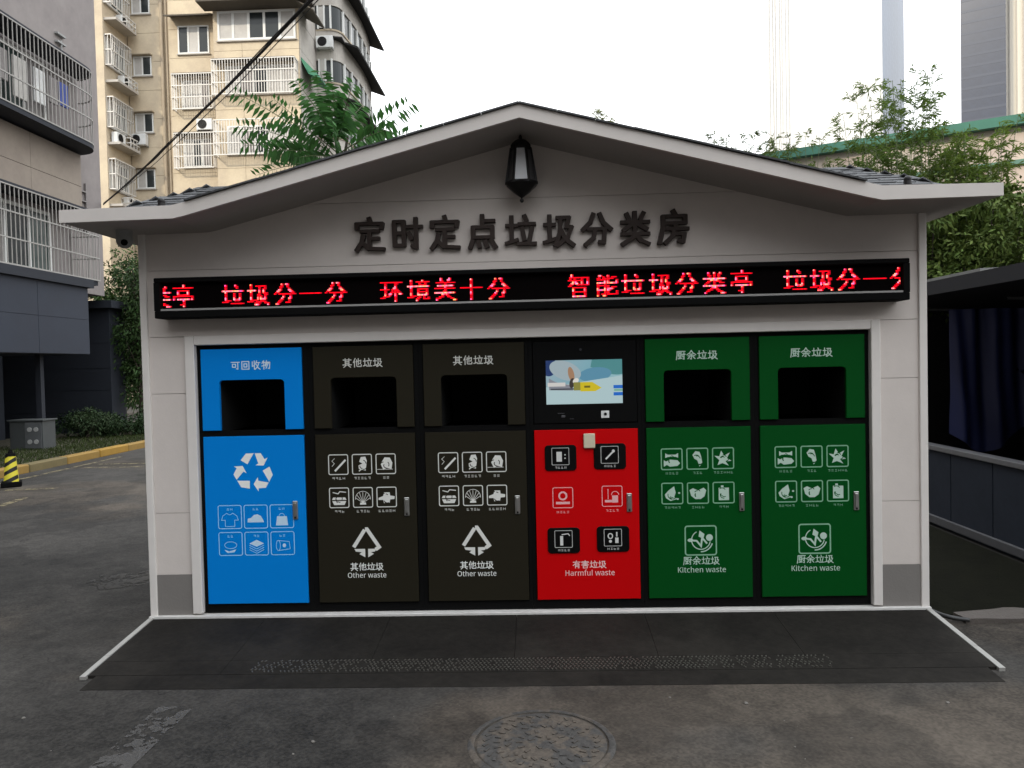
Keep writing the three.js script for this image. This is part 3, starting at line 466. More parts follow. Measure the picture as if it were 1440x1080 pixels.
    [['battery', 767.5, 625, 811.5, 661], ['thermometer', 835.5, 624, 880, 660], ['spray', 769, 741, 814, 777], ['makeup', 837.5, 740, 882.5, 776]].forEach(([icon, a, b, c2, d], n) => {
      const map = canvas(160, 128, (c, w, h) => { const r = rngOf(50 + n); c.fillStyle = '#080808'; c.fillRect(0, 0, w, h); c.fillStyle = c.strokeStyle = '#d4d4d0'; tile(c, 36, 14, 122, 98, icon, 3, 4, 0.9); caption(c, 80, 112, 4, r, 13); });
      const sh = new THREE.Shape(), ax = X(a), ay = Y(d), w = X(c2) - X(a), h = Y(b) - Y(d), q = 0.022; sh.moveTo(ax + q, ay); sh.lineTo(ax + w - q, ay); sh.absarc(ax + w - q, ay + q, q, -Math.PI / 2, 0); sh.lineTo(ax + w, ay + h - q); sh.absarc(ax + w - q, ay + h - q, q, 0, Math.PI / 2); sh.lineTo(ax + q, ay + h); sh.absarc(ax + q, ay + h - q, q, Math.PI / 2, Math.PI); sh.lineTo(ax, ay + q); sh.absarc(ax + q, ay + q, q, Math.PI, Math.PI * 1.5);
      part('slot_flap', plate(sh, ax, ay, ax + w, ay + h, -0.006, 0.008), mat(1, 1, 1, { map, roughness: 0.5, specularIntensity: 0.25 }), door, true);
    });
  } else {
    const hw = 0.197, c = (x0 + x1) / 2, s = new THREE.Shape(), q = 0.025, top = 1.503;
    s.moveTo(x0, 1.202); s.lineTo(c - hw, 1.202); s.lineTo(c - hw, top - q); s.absarc(c - hw + q, top - q, q, Math.PI, Math.PI / 2, true); s.lineTo(c + hw - q, top); s.absarc(c + hw - q, top - q, q, Math.PI / 2, 0, true); s.lineTo(c + hw, 1.202); s.lineTo(x1, 1.202); s.lineTo(x1, 1.69); s.lineTo(x0, 1.69); s.closePath();
    part('upper_panel', plate(s, x0, 1.202, x1, 1.69, -0.03, 0.026), PRINT[kind][1], t, true);
    part('chute', [box(c - hw - 0.02, 1.19, -0.62, c - hw - 0.004, top + 0.03, -0.032), box(c + hw + 0.004, 1.19, -0.62, c + hw + 0.02, top + 0.03, -0.032), box(c - hw - 0.004, top + 0.014, -0.62, c + hw + 0.004, top + 0.03, -0.032)], M.flap, t); part('hatch_flap', box(c - hw, 1.19, -0.62, c + hw, top + 0.012, -0.608), M.flap, t);
  }
});
tag(part('square_tag', box(0.316, 1.055, -0.004, 0.384, 1.142, 0.014, 0.006), mat(0.62, 0.55, 0.40, { map: T.wall, roughness: 0.6 })), 'small beige box stuck at the top of the red door', 'lock box');

// ------------------------------------------------------------------ ramp in front
{
  const t = thing('ramp', 'dark low ramp with white edge strips leading up to the cabinets', 'ramp', [0, 0, 0.5]);
  const pl = [-2.285, -1.6, -0.85, -0.1, 0.65, 1.4, 2.285];
  const yAt = (z) => 0.078 - 0.066 * (z - 0.03) / 0.72;
  const wedge = (a, b, z0, z1) => { const h = 0.001, g = new THREE.BufferGeometry(), A = [[a + h, yAt(z0), z0], [b - h, yAt(z0), z0], [b - h, yAt(z1), z1], [a + h, yAt(z1), z1], [a + h, 0, z0], [b - h, 0, z0], [b - h, 0, z1], [a + h, 0, z1]], f = [[3, 2, 1], [3, 1, 0], [7, 6, 2], [7, 2, 3], [4, 7, 3], [4, 3, 0], [6, 5, 1], [6, 1, 2]]; g.setAttribute('position', new THREE.Float32BufferAttribute(f.flat().flatMap((k) => A[k]), 3)); g.computeVertexNormals(); return g; };
  for (let i = 0; i + 1 < pl.length; i++) { part('deck_plate', wedge(pl[i], pl[i + 1], 0.031, 0.565), M.rubber, t); part('grip_plate', wedge(pl[i], pl[i + 1], 0.567, 0.715), M.rubber, t); }
  part('apron', prism([[0.717, 0.014], [0.86, 0.002], [0.86, 0.0], [0.717, 0]], -2.24, 2.24).rotateY(-Math.PI / 2), M.rubber, t);
  const st = [], r = rngOf(8); for (let x = -1.45; x < 1.5; x += 0.021) for (let k = 0; k < 6; k++) { if (r() < 0.25 * Math.abs(x)) continue; const z = 0.583 + k * 0.022, xx = x + (k % 2) * 0.0105; st.push(new THREE.BoxGeometry(0.006, 0.005, 0.017).rotateY(((k % 2) - 0.5) * 0.9).translate(xx, yAt(z) + 0.0015, z)); }
  const studs = part('anti_slip_studs', st, mat(0.085, 0.08, 0.07, { roughness: 0.5, metalness: 0.3 }), t); studs.userData.kind = 'stuff';
  const strip = mat(0.36, 0.35, 0.325, { map: T.metal, roughness: 0.6 });
  for (const s of [-1, 1]) { const x = s * 2.3; for (const [a, b] of [[0.02, 0.50], [0.503, 0.735]]) { part('edge_strip', [bar([x, yAt(a) - 0.01, a], [x, yAt(b) - 0.01, b], 0.03, 0.03)], strip, t); } }
}
{ // manhole cover
  const t = thing('manhole_cover', 'round dirty manhole cover sunk in the asphalt before the ramp', 'manhole cover', [0.035, 0, 1.42]);
  const rust = mat(1.0, 1.0, 1.0, { map: T.rust, bumpMap: T.grain, bumpScale: 0.003, roughness: 0.8 }), prof = (p) => p.map(([a, b]) => new THREE.Vector2(a, b));
  part('rim', new THREE.LatheGeometry(prof([[0.277, 0], [0.277, 0.006], [0.297, 0.006], [0.305, 0.001]]), 48).translate(0.035, 0, 1.42), rust, t);
  part('lid', new THREE.LatheGeometry(prof([[0, 0.004], [0.262, 0.004], [0.268, 0.0]]), 48).translate(0.035, 0.001, 1.42), rust, t);
  const g = [], r = rngOf(3); for (let ring = 1; ring < 6; ring++) { const n = ring * 7; for (let k = 0; k < n; k++) { if (r() < 0.3) continue; const a = k / n * Math.PI * 2; g.push(new THREE.BoxGeometry(0.028, 0.005, 0.013).rotateY(-a + (ring % 2) * 0.8).translate(0.035 + Math.cos(a) * ring * 0.046, 0.0065, 1.42 + Math.sin(a) * ring * 0.046)); } }
  const s = part('raised_pattern', g, rust, t); s.userData.kind = 'stuff';
}
{ // litter specks and pebbles on the ground
  const r = rngOf(71), g = []; for (let k = 0; k < 70; k++) { const a = 0.0025 + r() * r() * 0.012, x = (r() - 0.5) * 6, z = 0.95 + r() * 2; g.push(new THREE.IcosahedronGeometry(a, 0).scale(1, 0.6, 1.3).rotateY(r() * 6).translate(x, a * 0.3, z)); }
  tag(part('grit', g, mat(0.14, 0.13, 0.115)), 'loose grit and crumbs scattered on the asphalt', 'grit', null, 'stuff');
}
// ------------------------------------------------------------------ windows, cages and units for the facades
const WX = (x) => new THREE.Matrix4().makeRotationY(Math.PI / 2).setPosition(x, 0, 0);   // wall facing +x: u = -z
const WZ = (z) => new THREE.Matrix4().makeTranslation(0, 0, z);                           // wall facing +z: u = x
function windowOn(parent, W, u0, v0, u1, v1, panes, frame = M.pvc, fw = 0.05) {
  const g = [box(u0, v0, 0.003, u1, v0 + fw, 0.06), box(u0, v1 - fw, 0.003, u1, v1, 0.06), box(u0, v0 + fw, 0.003, u0 + fw, v1 - fw, 0.06), box(u1 - fw, v0 + fw, 0.003, u1, v1 - fw, 0.06)], n = panes.length, w = (u1 - u0) / n;
  for (let k = 1; k < n; k++) g.push(box(u0 + k * w - fw * 0.6, v0 + fw, 0.003, u0 + k * w + fw * 0.6, v1 - fw, 0.055));
  const m = part('window', merge(g).applyMatrix4(W), frame, parent);
  panes.forEach((p, k) => part('pane', box(u0 + k * w + (k ? fw * 0.6 : fw), v0 + fw, 0.004, u0 + (k + 1) * w - (k < n - 1 ? fw * 0.6 : fw), v1 - fw, 0.025 + (k % 2) * 0.01).applyMatrix4(W), p, m));
  part('sill', box(u0 - 0.06, v0 - 0.06, 0.002, u1 + 0.06, v0 - 0.002, 0.1).applyMatrix4(W), frame === M.pvc ? M.creamGrey : frame, m); return m;
}
// burglar bars round a window: pts are [u, w] corners of the cage seen from above
function cageOn(parent, W, pts, v0, v1, step, material, rails = 3, r = 0.012, roofMat = null, name = 'security_grille') {
  const g = [], P = (u, v, w) => [u, v, w];
  for (let i = 0; i + 1 < pts.length; i++) {
    const [a, b] = [pts[i], pts[i + 1]], len = Math.hypot(b[0] - a[0], b[1] - a[1]), n = Math.max(1, Math.round(len / step));
    for (let k = i ? 1 : 0; k <= n; k++) { const f = k / n, u = a[0] + (b[0] - a[0]) * f, w = a[1] + (b[1] - a[1]) * f; g.push(box(u - r / 2, v0, w - r / 2, u + r / 2, v1, w + r / 2)); }
    for (let k = 0; k <= rails; k++) { const v = v0 + (v1 - v0) * k / rails; g.push(bar(P(a[0], v, a[1]), P(b[0], v, b[1]), r * 1.7)); }
  }
  const m = part(name, merge(g).applyMatrix4(W), material, parent);
  if (roofMat) { const s = new THREE.Shape(pts.map(([u, w]) => new THREE.Vector2(u, w))); part('grille_roof', new THREE.ExtrudeGeometry(s, { depth: 0.04, bevelEnabled: false }).rotateX(Math.PI / 2).translate(0, v1 + 0.06, 0).applyMatrix4(W), roofMat, m); }
  return m;
}
const ctr = (o) => o;
function airUnit(W, u, v, label, s = 1) {
  const q = new THREE.Vector3(u, v, 0).applyMatrix4(W), t = thing('air_conditioner', label, 'air conditioner', [q.x, q.y, q.z], 'air conditioners on the cream apartment block');
  part('casing', box(u - 0.42 * s, v, 0.08, u + 0.42 * s, v + 0.58 * s, 0.4, 0.03).applyMatrix4(W), M.white, t);
  const ring = []; for (let k = 1; k < 4; k++) ring.push(new THREE.TorusGeometry(0.075 * k * s, 0.012, 4, 18).translate(u - 0.1 * s, v + 0.29 * s, 0.41)); ring.push(new THREE.CircleGeometry(0.23 * s, 20).translate(u - 0.1 * s, v + 0.29 * s, 0.403));
  part('fan_grille', merge(ring).applyMatrix4(W), M.iron, t);
  part('bracket', [box(u - 0.4 * s, v - 0.05, 0, u - 0.34 * s, v, 0.42), box(u + 0.34 * s, v - 0.05, 0, u + 0.4 * s, v, 0.42)].map((g) => g.applyMatrix4(W)), M.grey, t);
}

// ------------------------------------------------------------------ near building on the left of the road (its bulk also shades the square)
{
  const b = thing('apartment_building', 'grey mauve apartment building with long barred balconies and a blue ground storey', 'building', [-12, 0, 0]);
  part('wall', box(-22, 3.42, -13.7, -10.3, 25, 44), M.mauve, b); part('wall', box(-22, 0, -12.6, -12.1, 3.42, 44), M.annex, b);
  part('storey_band', [box(-22, 1.98, -11.9, -9.66, 3.42, 44)], M.blueWall, b);
  const seam = [-11.9, -10.2, -8.6, -7.0, -5.4, -3.8]; for (let i = 0; i + 1 < seam.length; i++) for (const [a, c] of [[1.99, 2.72], [2.728, 3.41]]) part('wall_panel', box(-9.66, a, seam[i] + 0.005, -9.645, c, seam[i + 1] - 0.005), M.blueWall, b);
  part('ledge', box(-10.3, 3.42, -12.0, -9.56, 3.6, 44), M.blueDark, b);
  part('pillar', box(-10.08, 0, -10.8, -9.97, 1.98, -10.69), M.blueDark, b);
  for (const [v0, v1] of [[3.6, 5.12], [6.62, 8.25]]) {
    const up = v0 > 6, round = []; for (let k = 0; k <= 7; k++) { const a = k / 7 * Math.PI / 2; round.push([12.15 + 0.65 * Math.sin(a), 0.04 + 0.61 * Math.cos(a)]); }
    const pts = [[-2, 0.02], [-2, 0.65], ...(up ? round : [[12.4, 0.65], [12.4, 0.02]])];
    cageOn(b, WX(-10.3), pts, v0 + 0.03, v1 - 0.02, 0.125, M.bars, 3, 0.014, M.blueDark);
    const pane = [M.glassGreen, M.glass, M.curtainGrey, M.glassGreen, M.glass, M.glass]; for (let u = -1.5; u < 11.4; u += 2.2) windowOn(b, WX(-10.28), u, v0 + 0.1, u + 2.1, v1 - 0.12, [0, 1, 2].map((k) => pane[Math.floor(R0() * 6)]), M.pvc, 0.07);
    const s = new THREE.Shape(pts.map(([u, w]) => new THREE.Vector2(u, w - (up ? 0 : 0.05)))); part('balcony_slab', new THREE.ExtrudeGeometry(s, { depth: 0.1, bevelEnabled: false }).rotateX(Math.PI / 2).translate(0, v0 + 0.02, 0).applyMatrix4(WX(-10.3)), M.blueDark, b);
  }
  const cut = [-12.65, -10.9, -9.45, -7.6, -5.2, -2.8, 0, 3]; for (let i = 0; i + 1 < cut.length; i++) for (const [a, c] of [[5.16, 5.78], [5.79, 6.5]]) part('wall_panel', box(-10.3, a, cut[i] + 0.004, -10.14, c, cut[i + 1] - 0.004), M.beige, b);
  // small ladder of vent louvres by the corner
  part('vent', [0, 1, 2, 3, 4].map((k) => box(-10.3, 4.85 + k * 0.22, -13.0, -10.24, 4.88 + k * 0.22, -12.75)).concat([box(-10.3, 4.8, -13.03, -10.25, 5.95, -13.0), box(-10.3, 4.8, -12.75, -10.25, 5.95, -12.72)]), M.curtainGrey, b);
  part('cable_bracket', [box(-10.3, 8.6, -12.4, -10.22, 8.64, -12.1), box(-10.3, 8.82, -12.4, -10.22, 8.86, -12.1), box(-10.26, 8.58, -12.27, -10.23, 8.9, -12.24), box(-10.3, 9.0, -12.4, -10.22, 9.04, -12.1)], M.grey, b);
  windowOn(b, WX(-10.3), 10.4, 10.0, 11.6, 11.3, [M.glass, M.curtain], M.pvc, 0.06);
  // washing hung behind the upper bars
  for (const [z, w, h, m] of [[-10.9, 0.35, 0.7, M.white], [-11.35, 0.3, 0.55, M.curtainGrey], [-11.7, 0.3, 0.5, mat(0.05, 0.08, 0.3)], [-10.3, 0.4, 0.8, M.curtain], [-9.8, 0.3, 0.6, M.curtainGrey]]) tag(part('hung_garment', box(-9.93, 7.75 - h, z - w / 2, -9.88, 7.75, z + w / 2, 0.02), m), { 0.7: 'white garment drying behind the upper balcony bars', 0.55: 'grey garment drying beside the white one on the upper balcony', 0.5: 'dark blue garment drying at the rounded end of the upper balcony', 0.8: 'long cream garment drying on the upper balcony', 0.6: 'short grey garment drying near the picture edge on the upper balcony' }[h], 'garment', 'washing on the upper balcony');
}
{ // low block set back behind it
  const b = thing('annex_building', 'low dark blue annex with a flat ledge roof beside the apartment building', 'annex', [-11.2, 0, -16]);
  part('wall', box(-22, 0, -14.7, -10.4, 3.15, -14.02), M.annex, b);
  for (const [y0, y1] of [[0, 0.6], [0.61, 1.14], [1.15, 1.68], [1.69, 2.3], [2.31, 3.14]]) part('wall_panel', box(-13.5, y0, -14.02, -10.38, y1, -14.0), M.annex, b);
  part('roof', box(-22, 3.15, -14.8, -10.2, 3.33, -13.8), M.annex, b);
  windowOn(b, WZ(-14.0), -11.5, 2.42, -11.2, 3.0, [M.glass, M.glass], M.pvc, 0.03);
}

// ------------------------------------------------------------------ cream block behind
{
  const b = thing('cream_building', 'sunlit cream apartment block with barred windows and dark awnings', 'building', [-16, 0, -40]), F = WZ(-36), mid = WZ(-35.7), bay = WZ(-35), far = WZ(-38);
  part('wall', [box(-21.2, 0, -50, -18.9, 27, -36.03), box(-18.9, 0, -50, -16.2, 27, -35.73), box(-16.2, 0, -50, -11.75, 27, -35.03)], M.creamDark, b);
  for (let v = 9; v < 26; v += 1.5) { part('wall_panel', box(-21.2, v + 0.008, -36.03, -18.95, v + 1.492, -36), M.cream, b); part('wall_panel', box(-18.85, v + 0.008, -35.73, -16.25, v + 1.492, -35.7), M.cream, b); for (let u = -16.2; u < -11.8; u += 1.483) part('wall_panel', box(u + 0.008, v + 0.008, -35.03, u + 1.475, v + 1.492, -35), M.cream, b); part('wall_panel', box(-11.75, v + 0.01, -38, -11.71, v + 1.49, -35.05), M.creamGrey, b); }  // right-facing side panels are greyer, its shade put into the colour
  part('downpipe', [rod([-19.3, 6, -35.85], [-19.3, 26.5, -35.85], 0.09, 0.09, 8), rod([-19.05, 6, -35.87], [-19.05, 26.5, -35.87], 0.06, 0.06, 8)], M.creamDark, b);
  for (const v of [11.32, 14.27, 17.26, 20.5, 23.5]) { windowOn(b, F, -20.92, v, -19.95, v + 1.02, [M.curtain, M.glass], M.pvc, 0.06); part('grille_roof', box(-21.0, v + 1.04, 0.0, -19.9, v + 1.09, 0.3).applyMatrix4(F), M.creamDark, b); }
  // middle column
  windowOn(b, mid, -18.35, 18.2, -16.7, 19.65, [M.glass, M.curtain, M.glass], M.pvc, 0.07);
  part('awning', prism([[0, 20.15], [0.0, 20.22], [0.8, 19.92], [0.8, 19.85]], 16.3, 18.75).applyMatrix4(new THREE.Matrix4().makeRotationY(-Math.PI / 2)).translate(0, 0, -35.7), M.awning, b);
  for (const v of [12.15, 15.2]) { windowOn(b, mid, -18.2, v + 0.15, -16.75, v + 1.6, [M.curtain, v > 13 ? M.curtain : M.glass, M.curtainGrey], M.pvc, 0.07); cageOn(b, mid, [[-18.55, 0.02], [-18.55, 0.5], [-16.45, 0.5], [-16.45, 0.02]], v, v + 1.8, 0.13, M.barsWhite, 3, 0.028, M.awning); }
  // bay
  windowOn(b, bay, -15.95, 18.5, -11.9, 20.0, [M.curtain, M.curtain, M.glass, M.glass, M.curtain], M.pvc, 0.11);
  part('awning', box(-16.6, 20.05, -35, -10.9, 20.2, -33.9), M.awning, b);
  part('awning', [bar([-11.7, 20.1, -35.2], [-10.75, 19.55, -35.2], 2.2, 0.06)], M.awning, b);
  windowOn(b, bay, -15.95, 21.7, -11.9, 23.1, [M.curtain, M.glass, M.glass, M.curtain], M.pvc, 0.11);
  for (const v of [12.55, 15.6]) { windowOn(b, bay, -15.6, v + 0.15, -12.0, v + 1.6, [M.curtain, M.curtainGrey, M.glass, M.curtain, M.curtain], M.pvc, 0.08); cageOn(b, bay, [[-16.1, 0.02], [-16.1, 0.6], [-11.85, 0.6], [-11.85, 0.02]], v, v + 1.75, 0.14, M.barsWhite, 3, 0.028, v > 15 ? M.awning : null); }
  windowOn(b, bay, -15.6, 9.6, -12.0, 11.1, [M.curtain, M.glass, M.glass, M.curtain], M.pvc, 0.08);
  part('side_awning', prism([[-11.7, 17.6], [-11.7, 17.45], [-11.35, 16.75], [-10.75, 16.5], [-10.75, 16.58]], -37, -35.1), M.greenSheet, b);
  // far bay with a rounded end
  const plan = (k) => { const s = new THREE.Shape(); s.moveTo(-11.7, 38); s.lineTo(-11.0, 38 - k); for (let i = 1; i <= 8; i++) { const a = i / 8 * Math.PI / 2; s.lineTo(-11.0 + (0.65 + k) * Math.sin(a), 38.8 - (0.8 + k) * Math.cos(a)); } for (let i = 1; i <= 6; i++) s.lineTo(-10.35 + k + 0.25 * Math.sin(i / 6 * Math.PI), 38.8 + 7.2 * i / 6); s.lineTo(-11.7, 46); s.closePath(); return s; };
  const slab = (v0, v1, k = 0) => new THREE.ExtrudeGeometry(plan(k), { depth: v1 - v0, bevelEnabled: false }).rotateX(-Math.PI / 2).translate(0, v0, 0);
  const slabs = (v0, v1, k, m, n) => part(n, slab(v0, v1, k), m, b);
  for (const v of [8, 11.2, 14.3, 17.3, 20.2, 23.2]) {
    slabs(v - 1.65, v, 0, M.creamGrey, 'parapet'); slabs(v, v + 1.3, -0.06, M.glass, 'window_band'); slabs(v - 0.05, v + 0.04, 0.06, M.creamDark, 'ledge');  // parapets turned from the sun take the greyer cream as painted shade
    for (const u of [-11.55, -11.2, -10.85]) part('mullion', box(u - 0.04, v + 0.04, -38.0, u + 0.04, v + 1.3, -37.9), M.pvc, b);
    for (let i = 0; i < 7; i++) { const x = -10.35 + 0.25 * Math.sin(i / 6 * Math.PI), z = -38.8 - 7.2 * i / 6; part('mullion', box(x - 0.06, v + 0.04, z - 0.06, x + 0.05, v + 1.3, z + 0.06), M.pvc, b); }
    part('curtain', box(-11.5, v + 0.1, -37.95, -11.25, v + 1.25, -37.93), M.curtain, b);
  }
  const dark = mat(0.012, 0.011, 0.011, { roughness: 0.9 });
  for (const v of [16.4, 19.45, 22.4]) part('awning', [bar([-10.55, v + 0.35, -42.4], [-9.5, v - 0.05, -42.4], 7.8, 0.09), bar([-11.0, v + 0.3, -38.2], [-10.2, v + 0.2, -38.2], 0.9, 0.08)], dark, b);
  // left wing, its balconies facing the gap
  part('wall', [box(-26, 0, -50, -21.25, 27, -33.7)], M.cream, b);
  for (const v of [10.6, 13.7, 16.8, 19.9, 23]) { windowOn(b, WX(-21.25), 33.9, v + 0.3, 35.6, v + 1.7, [M.curtain, M.glass, M.glassGreen], M.pvc, 0.07); cageOn(b, WX(-21.25), [[33.8, 0.02], [33.8, 0.35], [35.7, 0.35], [35.7, 0.02]], v + 0.25, v + 1.75, 0.16, M.barsWhite, 2, 0.026, M.creamDark); part('ledge', box(33.8, v - 0.62, 0, 35.8, v - 0.5, 0.65).applyMatrix4(WX(-21.25)), M.creamGrey, b); cageOn(b, WX(-21.25), [[34.9, 0.02], [34.9, 0.6], [35.8, 0.6], [35.8, 0.02]], v - 0.5, v + 0.0, 0.3, M.barsWhite, 2, 0.03, null, 'ledge_rail'); }
  const SIDE = WX(-21.25);
  airUnit(F, -20.65, 13.55, 'white air conditioner under the narrow window of the cream block'); airUnit(mid, -16.95, 14.12, 'white air conditioner between the two barred windows of the cream block'); airUnit(far, -11.15, 19.1, 'white air conditioner under the windows of the rounded bay', 1.1);
  airUnit(SIDE, 35.3, 10.12, 'air conditioner on the lowest ledge of the recessed side of the cream block', 0.95); airUnit(SIDE, 34.4, 13.22, 'air conditioner on the second ledge up the recessed side of the cream block', 0.95); airUnit(SIDE, 35.2, 16.32, 'air conditioner on the third ledge up the recessed side of the cream block', 0.95); airUnit(SIDE, 35.2, 19.42, 'air conditioner on the topmost ledge of the recessed side of the cream block', 0.95);
}

// ------------------------------------------------------------------ towers and the green-topped hall on the right
function tower(name, label, x, z, w, d, h, turn, face, side, cols, rows, pm) {
  const t = thing(name, label, 'tower', [x, 0, z]); t.rotation.y = turn; origins.set(t, [0, 0, 0]);
  part('wall', box(-w / 2, 0, -d / 2, w / 2, h, d / 2), side, t); part('facade', box(-w / 2, 0, d / 2, w / 2, h, d / 2 + 0.6), face, t);
  const g = []; if (cols) for (let k = 0; k <= cols; k++) g.push(box(-w / 2 + w * k / cols - 0.12, 0, d / 2 + 0.6, -w / 2 + w * k / cols + 0.12, h, d / 2 + 0.9)); else for (let k = 1; k < rows; k++) g.push(box(-w / 2, h * k / rows - 0.25, d / 2 + 0.6, w / 2, h * k / rows + 0.25, d / 2 + 0.62)); part(cols ? 'fins' : 'floor_bands', g, pm, t); return t;
}
const towerShade = mat(0.16, 0.21, 0.30, { roughness: 0.35, map: T.plaster }), towerDark = mat(0.028, 0.037, 0.062, { roughness: 0.3, map: T.plaster }), towerWhite = mat(0.8, 0.79, 0.77, { roughness: 0.6 });  // first one: bluish shade painted onto the side of the white tower
const pale = tower('white_tower', 'tall white tower bleached by the sun with a narrow side coloured as bluish shade', 69.9, -174, 23.2, 24, 130, -0.61, towerWhite, towerShade, 22, 34, mat(0.75, 0.74, 0.73));
part('fins', [0.02, 0.05, 0.075, 0.115, 0.135, 0.17, 0.2].map((f) => box(-11.6 + 23.2 * f - 0.07, 0, 12.9, -11.6 + 23.2 * f + 0.07, 130, 13.0)), mat(0.42, 0.41, 0.40), pale);
tower('glass_tower', 'dark blue glass tower rising at the edge of the picture', 92.4, -157, 7.6, 12, 130, -0.5, towerDark, towerDark, 0, 60, mat(0.031, 0.04, 0.065, { roughness: 0.4 }));
tower('pale_tower', 'pale ribbed office tower next to the dark glass tower', 118, -165, 30, 20, 110, -0.6, mat(0.75, 0.70, 0.6), towerWhite, 24, 30, mat(0.5, 0.46, 0.4));
{ // houses across the square, behind the photographer: they hide the low sky from the front of the house
  const b = thing('row_building', 'plain grey building across the square, behind the viewer', 'building', [6, 0, 20]), g = mat(0.24, 0.23, 0.22, { map: T.plaster });
  part('wall', box(-9, 0, 14, 40, 8.0, 26), g, b); for (let x = -7; x < 38; x += 3.2) for (const v of [1, 4.6]) windowOn(b, new THREE.Matrix4().makeRotationY(Math.PI).setPosition(0, 0, 14), -x - 1.7, v, -x, v + 1.6, [M.glass, M.glass], M.pvc, 0.07);
}
{
  const b = thing('green_roofed_hall', 'long cream hall with a green roof edge behind the bamboo', 'hall', [9, 0, -15]), A = [5.6, -16.83], B = [14.5, -11.98], d = [B[0] - A[0], B[1] - A[1]], n = Math.hypot(...d), turn = -Math.atan2(d[1], d[0]);
  const put = (g) => g.rotateY(turn).translate(A[0], 0, A[1]);
  part('wall', put(box(0, 0, -4, n, 6.78, 0)), mat(0.55, 0.49, 0.40, { map: T.plaster }), b);
  for (let k = 0; k < 9; k++) part('wall_panel', put(box(k * n / 9 + 0.02, 4.3, 0, (k + 1) * n / 9 - 0.02, 6.6, 0.03)), mat(0.55 + 0.02 * (k % 3), 0.49, 0.41, { map: T.plaster }), b);
  part('roof', put(box(-0.2, 6.78, -4.2, n + 0.2, 7.0, 0.25)), mat(0.05, 0.17, 0.12, { map: T.plaster }), b); part('gutter', put(box(-0.2, 5.9, 0.03, n, 6.0, 0.12)), mat(0.10, 0.2, 0.15), b);
  for (let k = 0; k < 6; k++) part('downpipe', put(rod([0.8 + k * 1.7, 0, 0.12], [0.8 + k * 1.7, 5.9, 0.12], 0.05)), M.creamGrey, b);
}

// ------------------------------------------------------------------ shelter beside the house
{
  const t = thing('bike_shelter', 'dark lean-to shelter with a panelled low wall beside the house', 'shelter', [3.65, 0, -2.5]);
  const pan = mat(0.026, 0.031, 0.042, { map: T.metal, roughness: 0.75, specularIntensity: 0.15 }), dk = mat(0.03, 0.03, 0.033, { roughness: 0.8, specularIntensity: 0.2 });
  for (let z = -6; z < 0.5; z += 0.62) part('wall_panel', box(3.65, 0.0, z + 0.006, 3.69, 0.69, z + 0.614, 0.004), pan, t);
  part('wall', box(3.69, 0, -6, 3.75, 0.68, 0.58), dk, t);
  part('top_rail', box(3.63, 0.69, -6.05, 3.74, 0.735, 0.6, 0.006), mat(0.11, 0.11, 0.115, { map: T.metal, roughness: 0.5 }), t);
  part('base_rail', box(3.615, 0.03, -6.05, 3.65, 0.1, 0.6, 0.006), mat(0.06, 0.06, 0.065, { map: T.metal }), t);
  part('roof', [box(3.58, 2.13, -6.2, 7.2, 2.2, 0.7), box(3.56, 2.09, -6.2, 3.62, 2.21, 0.7)], dk, t);
  part('back_and_added_wall', [box(6.6, 0, -6.2, 6.7, 2.13, 0.7), box(3.75, 0, -6.2, 6.6, 2.13, -6.1), box(3.62, 0, 0.6, 6.6, 2.13, 0.7)], dk, t);  // the near end wall is out of view, added to keep frontal sky out
  part('rain_flap', prism([[3.7, 2.21], [6.5, 2.21], [6.5, 2.34], [3.7, 2.26]], -5.5, -1.9), mat(0.22, 0.22, 0.21, { map: T.metal }), t);
  for (const z of [-6.0, -3.6, -1.2, 0.5]) part('post', box(3.67, 0.735, z - 0.035, 3.73, 2.1, z + 0.035), dk, t);
  for (const z of [-3.0, -1.7]) { const p = []; for (let k = 0; k <= 12; k++) { const a = k / 12 * Math.PI / 2; p.push([3.8 + 1.7 * (1 - Math.cos(a)) , 0.8 + 1.2 * Math.sin(a), z]); } part('hoop', tube(p.map(([x, y, zz]) => [9.3 - x, y, zz]), 0.016, 24), mat(0.06, 0.06, 0.06, { roughness: 0.4 }), t); }
  // blue sheets hung inside
  const sheet = (x0, x1, y0, y1, z, seed) => { const g = new THREE.PlaneGeometry(x1 - x0, y1 - y0, 90, 30), p = g.attributes.position, n = fbm(seed, 4, 3); for (let i = 0; i < p.count; i++) { const u = p.getX(i), v = p.getY(i); p.setZ(i, 0.045 * Math.sin(u * 19 + 5 * n(0.5 + u * 0.4, 0.5 + v * 0.12)) * (0.4 + 0.6 * n(0.3 + v * 0.2, 0.5 + u * 0.2)) + 0.02 * Math.sin(u * 37 + v * 2) + 0.14 * n(0.5 + u * 0.25, 0.5 + v * 0.25)); if (v < 0) p.setY(i, v + 0.12 * Math.sin(u * 7)); } g.computeVertexNormals(); return g.translate((x0 + x1) / 2, (y0 + y1) / 2, z); };
  const blue = mat(0.014, 0.021, 0.085, { roughness: 0.6 });
  tag(part('blue_tarpaulin', sheet(3.95, 5.0, 0.75, 1.98, -2.9, 61), blue), 'dark blue tarpaulin hanging in the shelter', 'tarpaulin', 'blue sheets in the shelter');
  tag(part('blue_tarpaulin', sheet(4.25, 5.3, 1.25, 2.02, -1.9, 62), blue), 'short blue tarpaulin slung under the shelter roof', 'tarpaulin', 'blue sheets in the shelter');
}
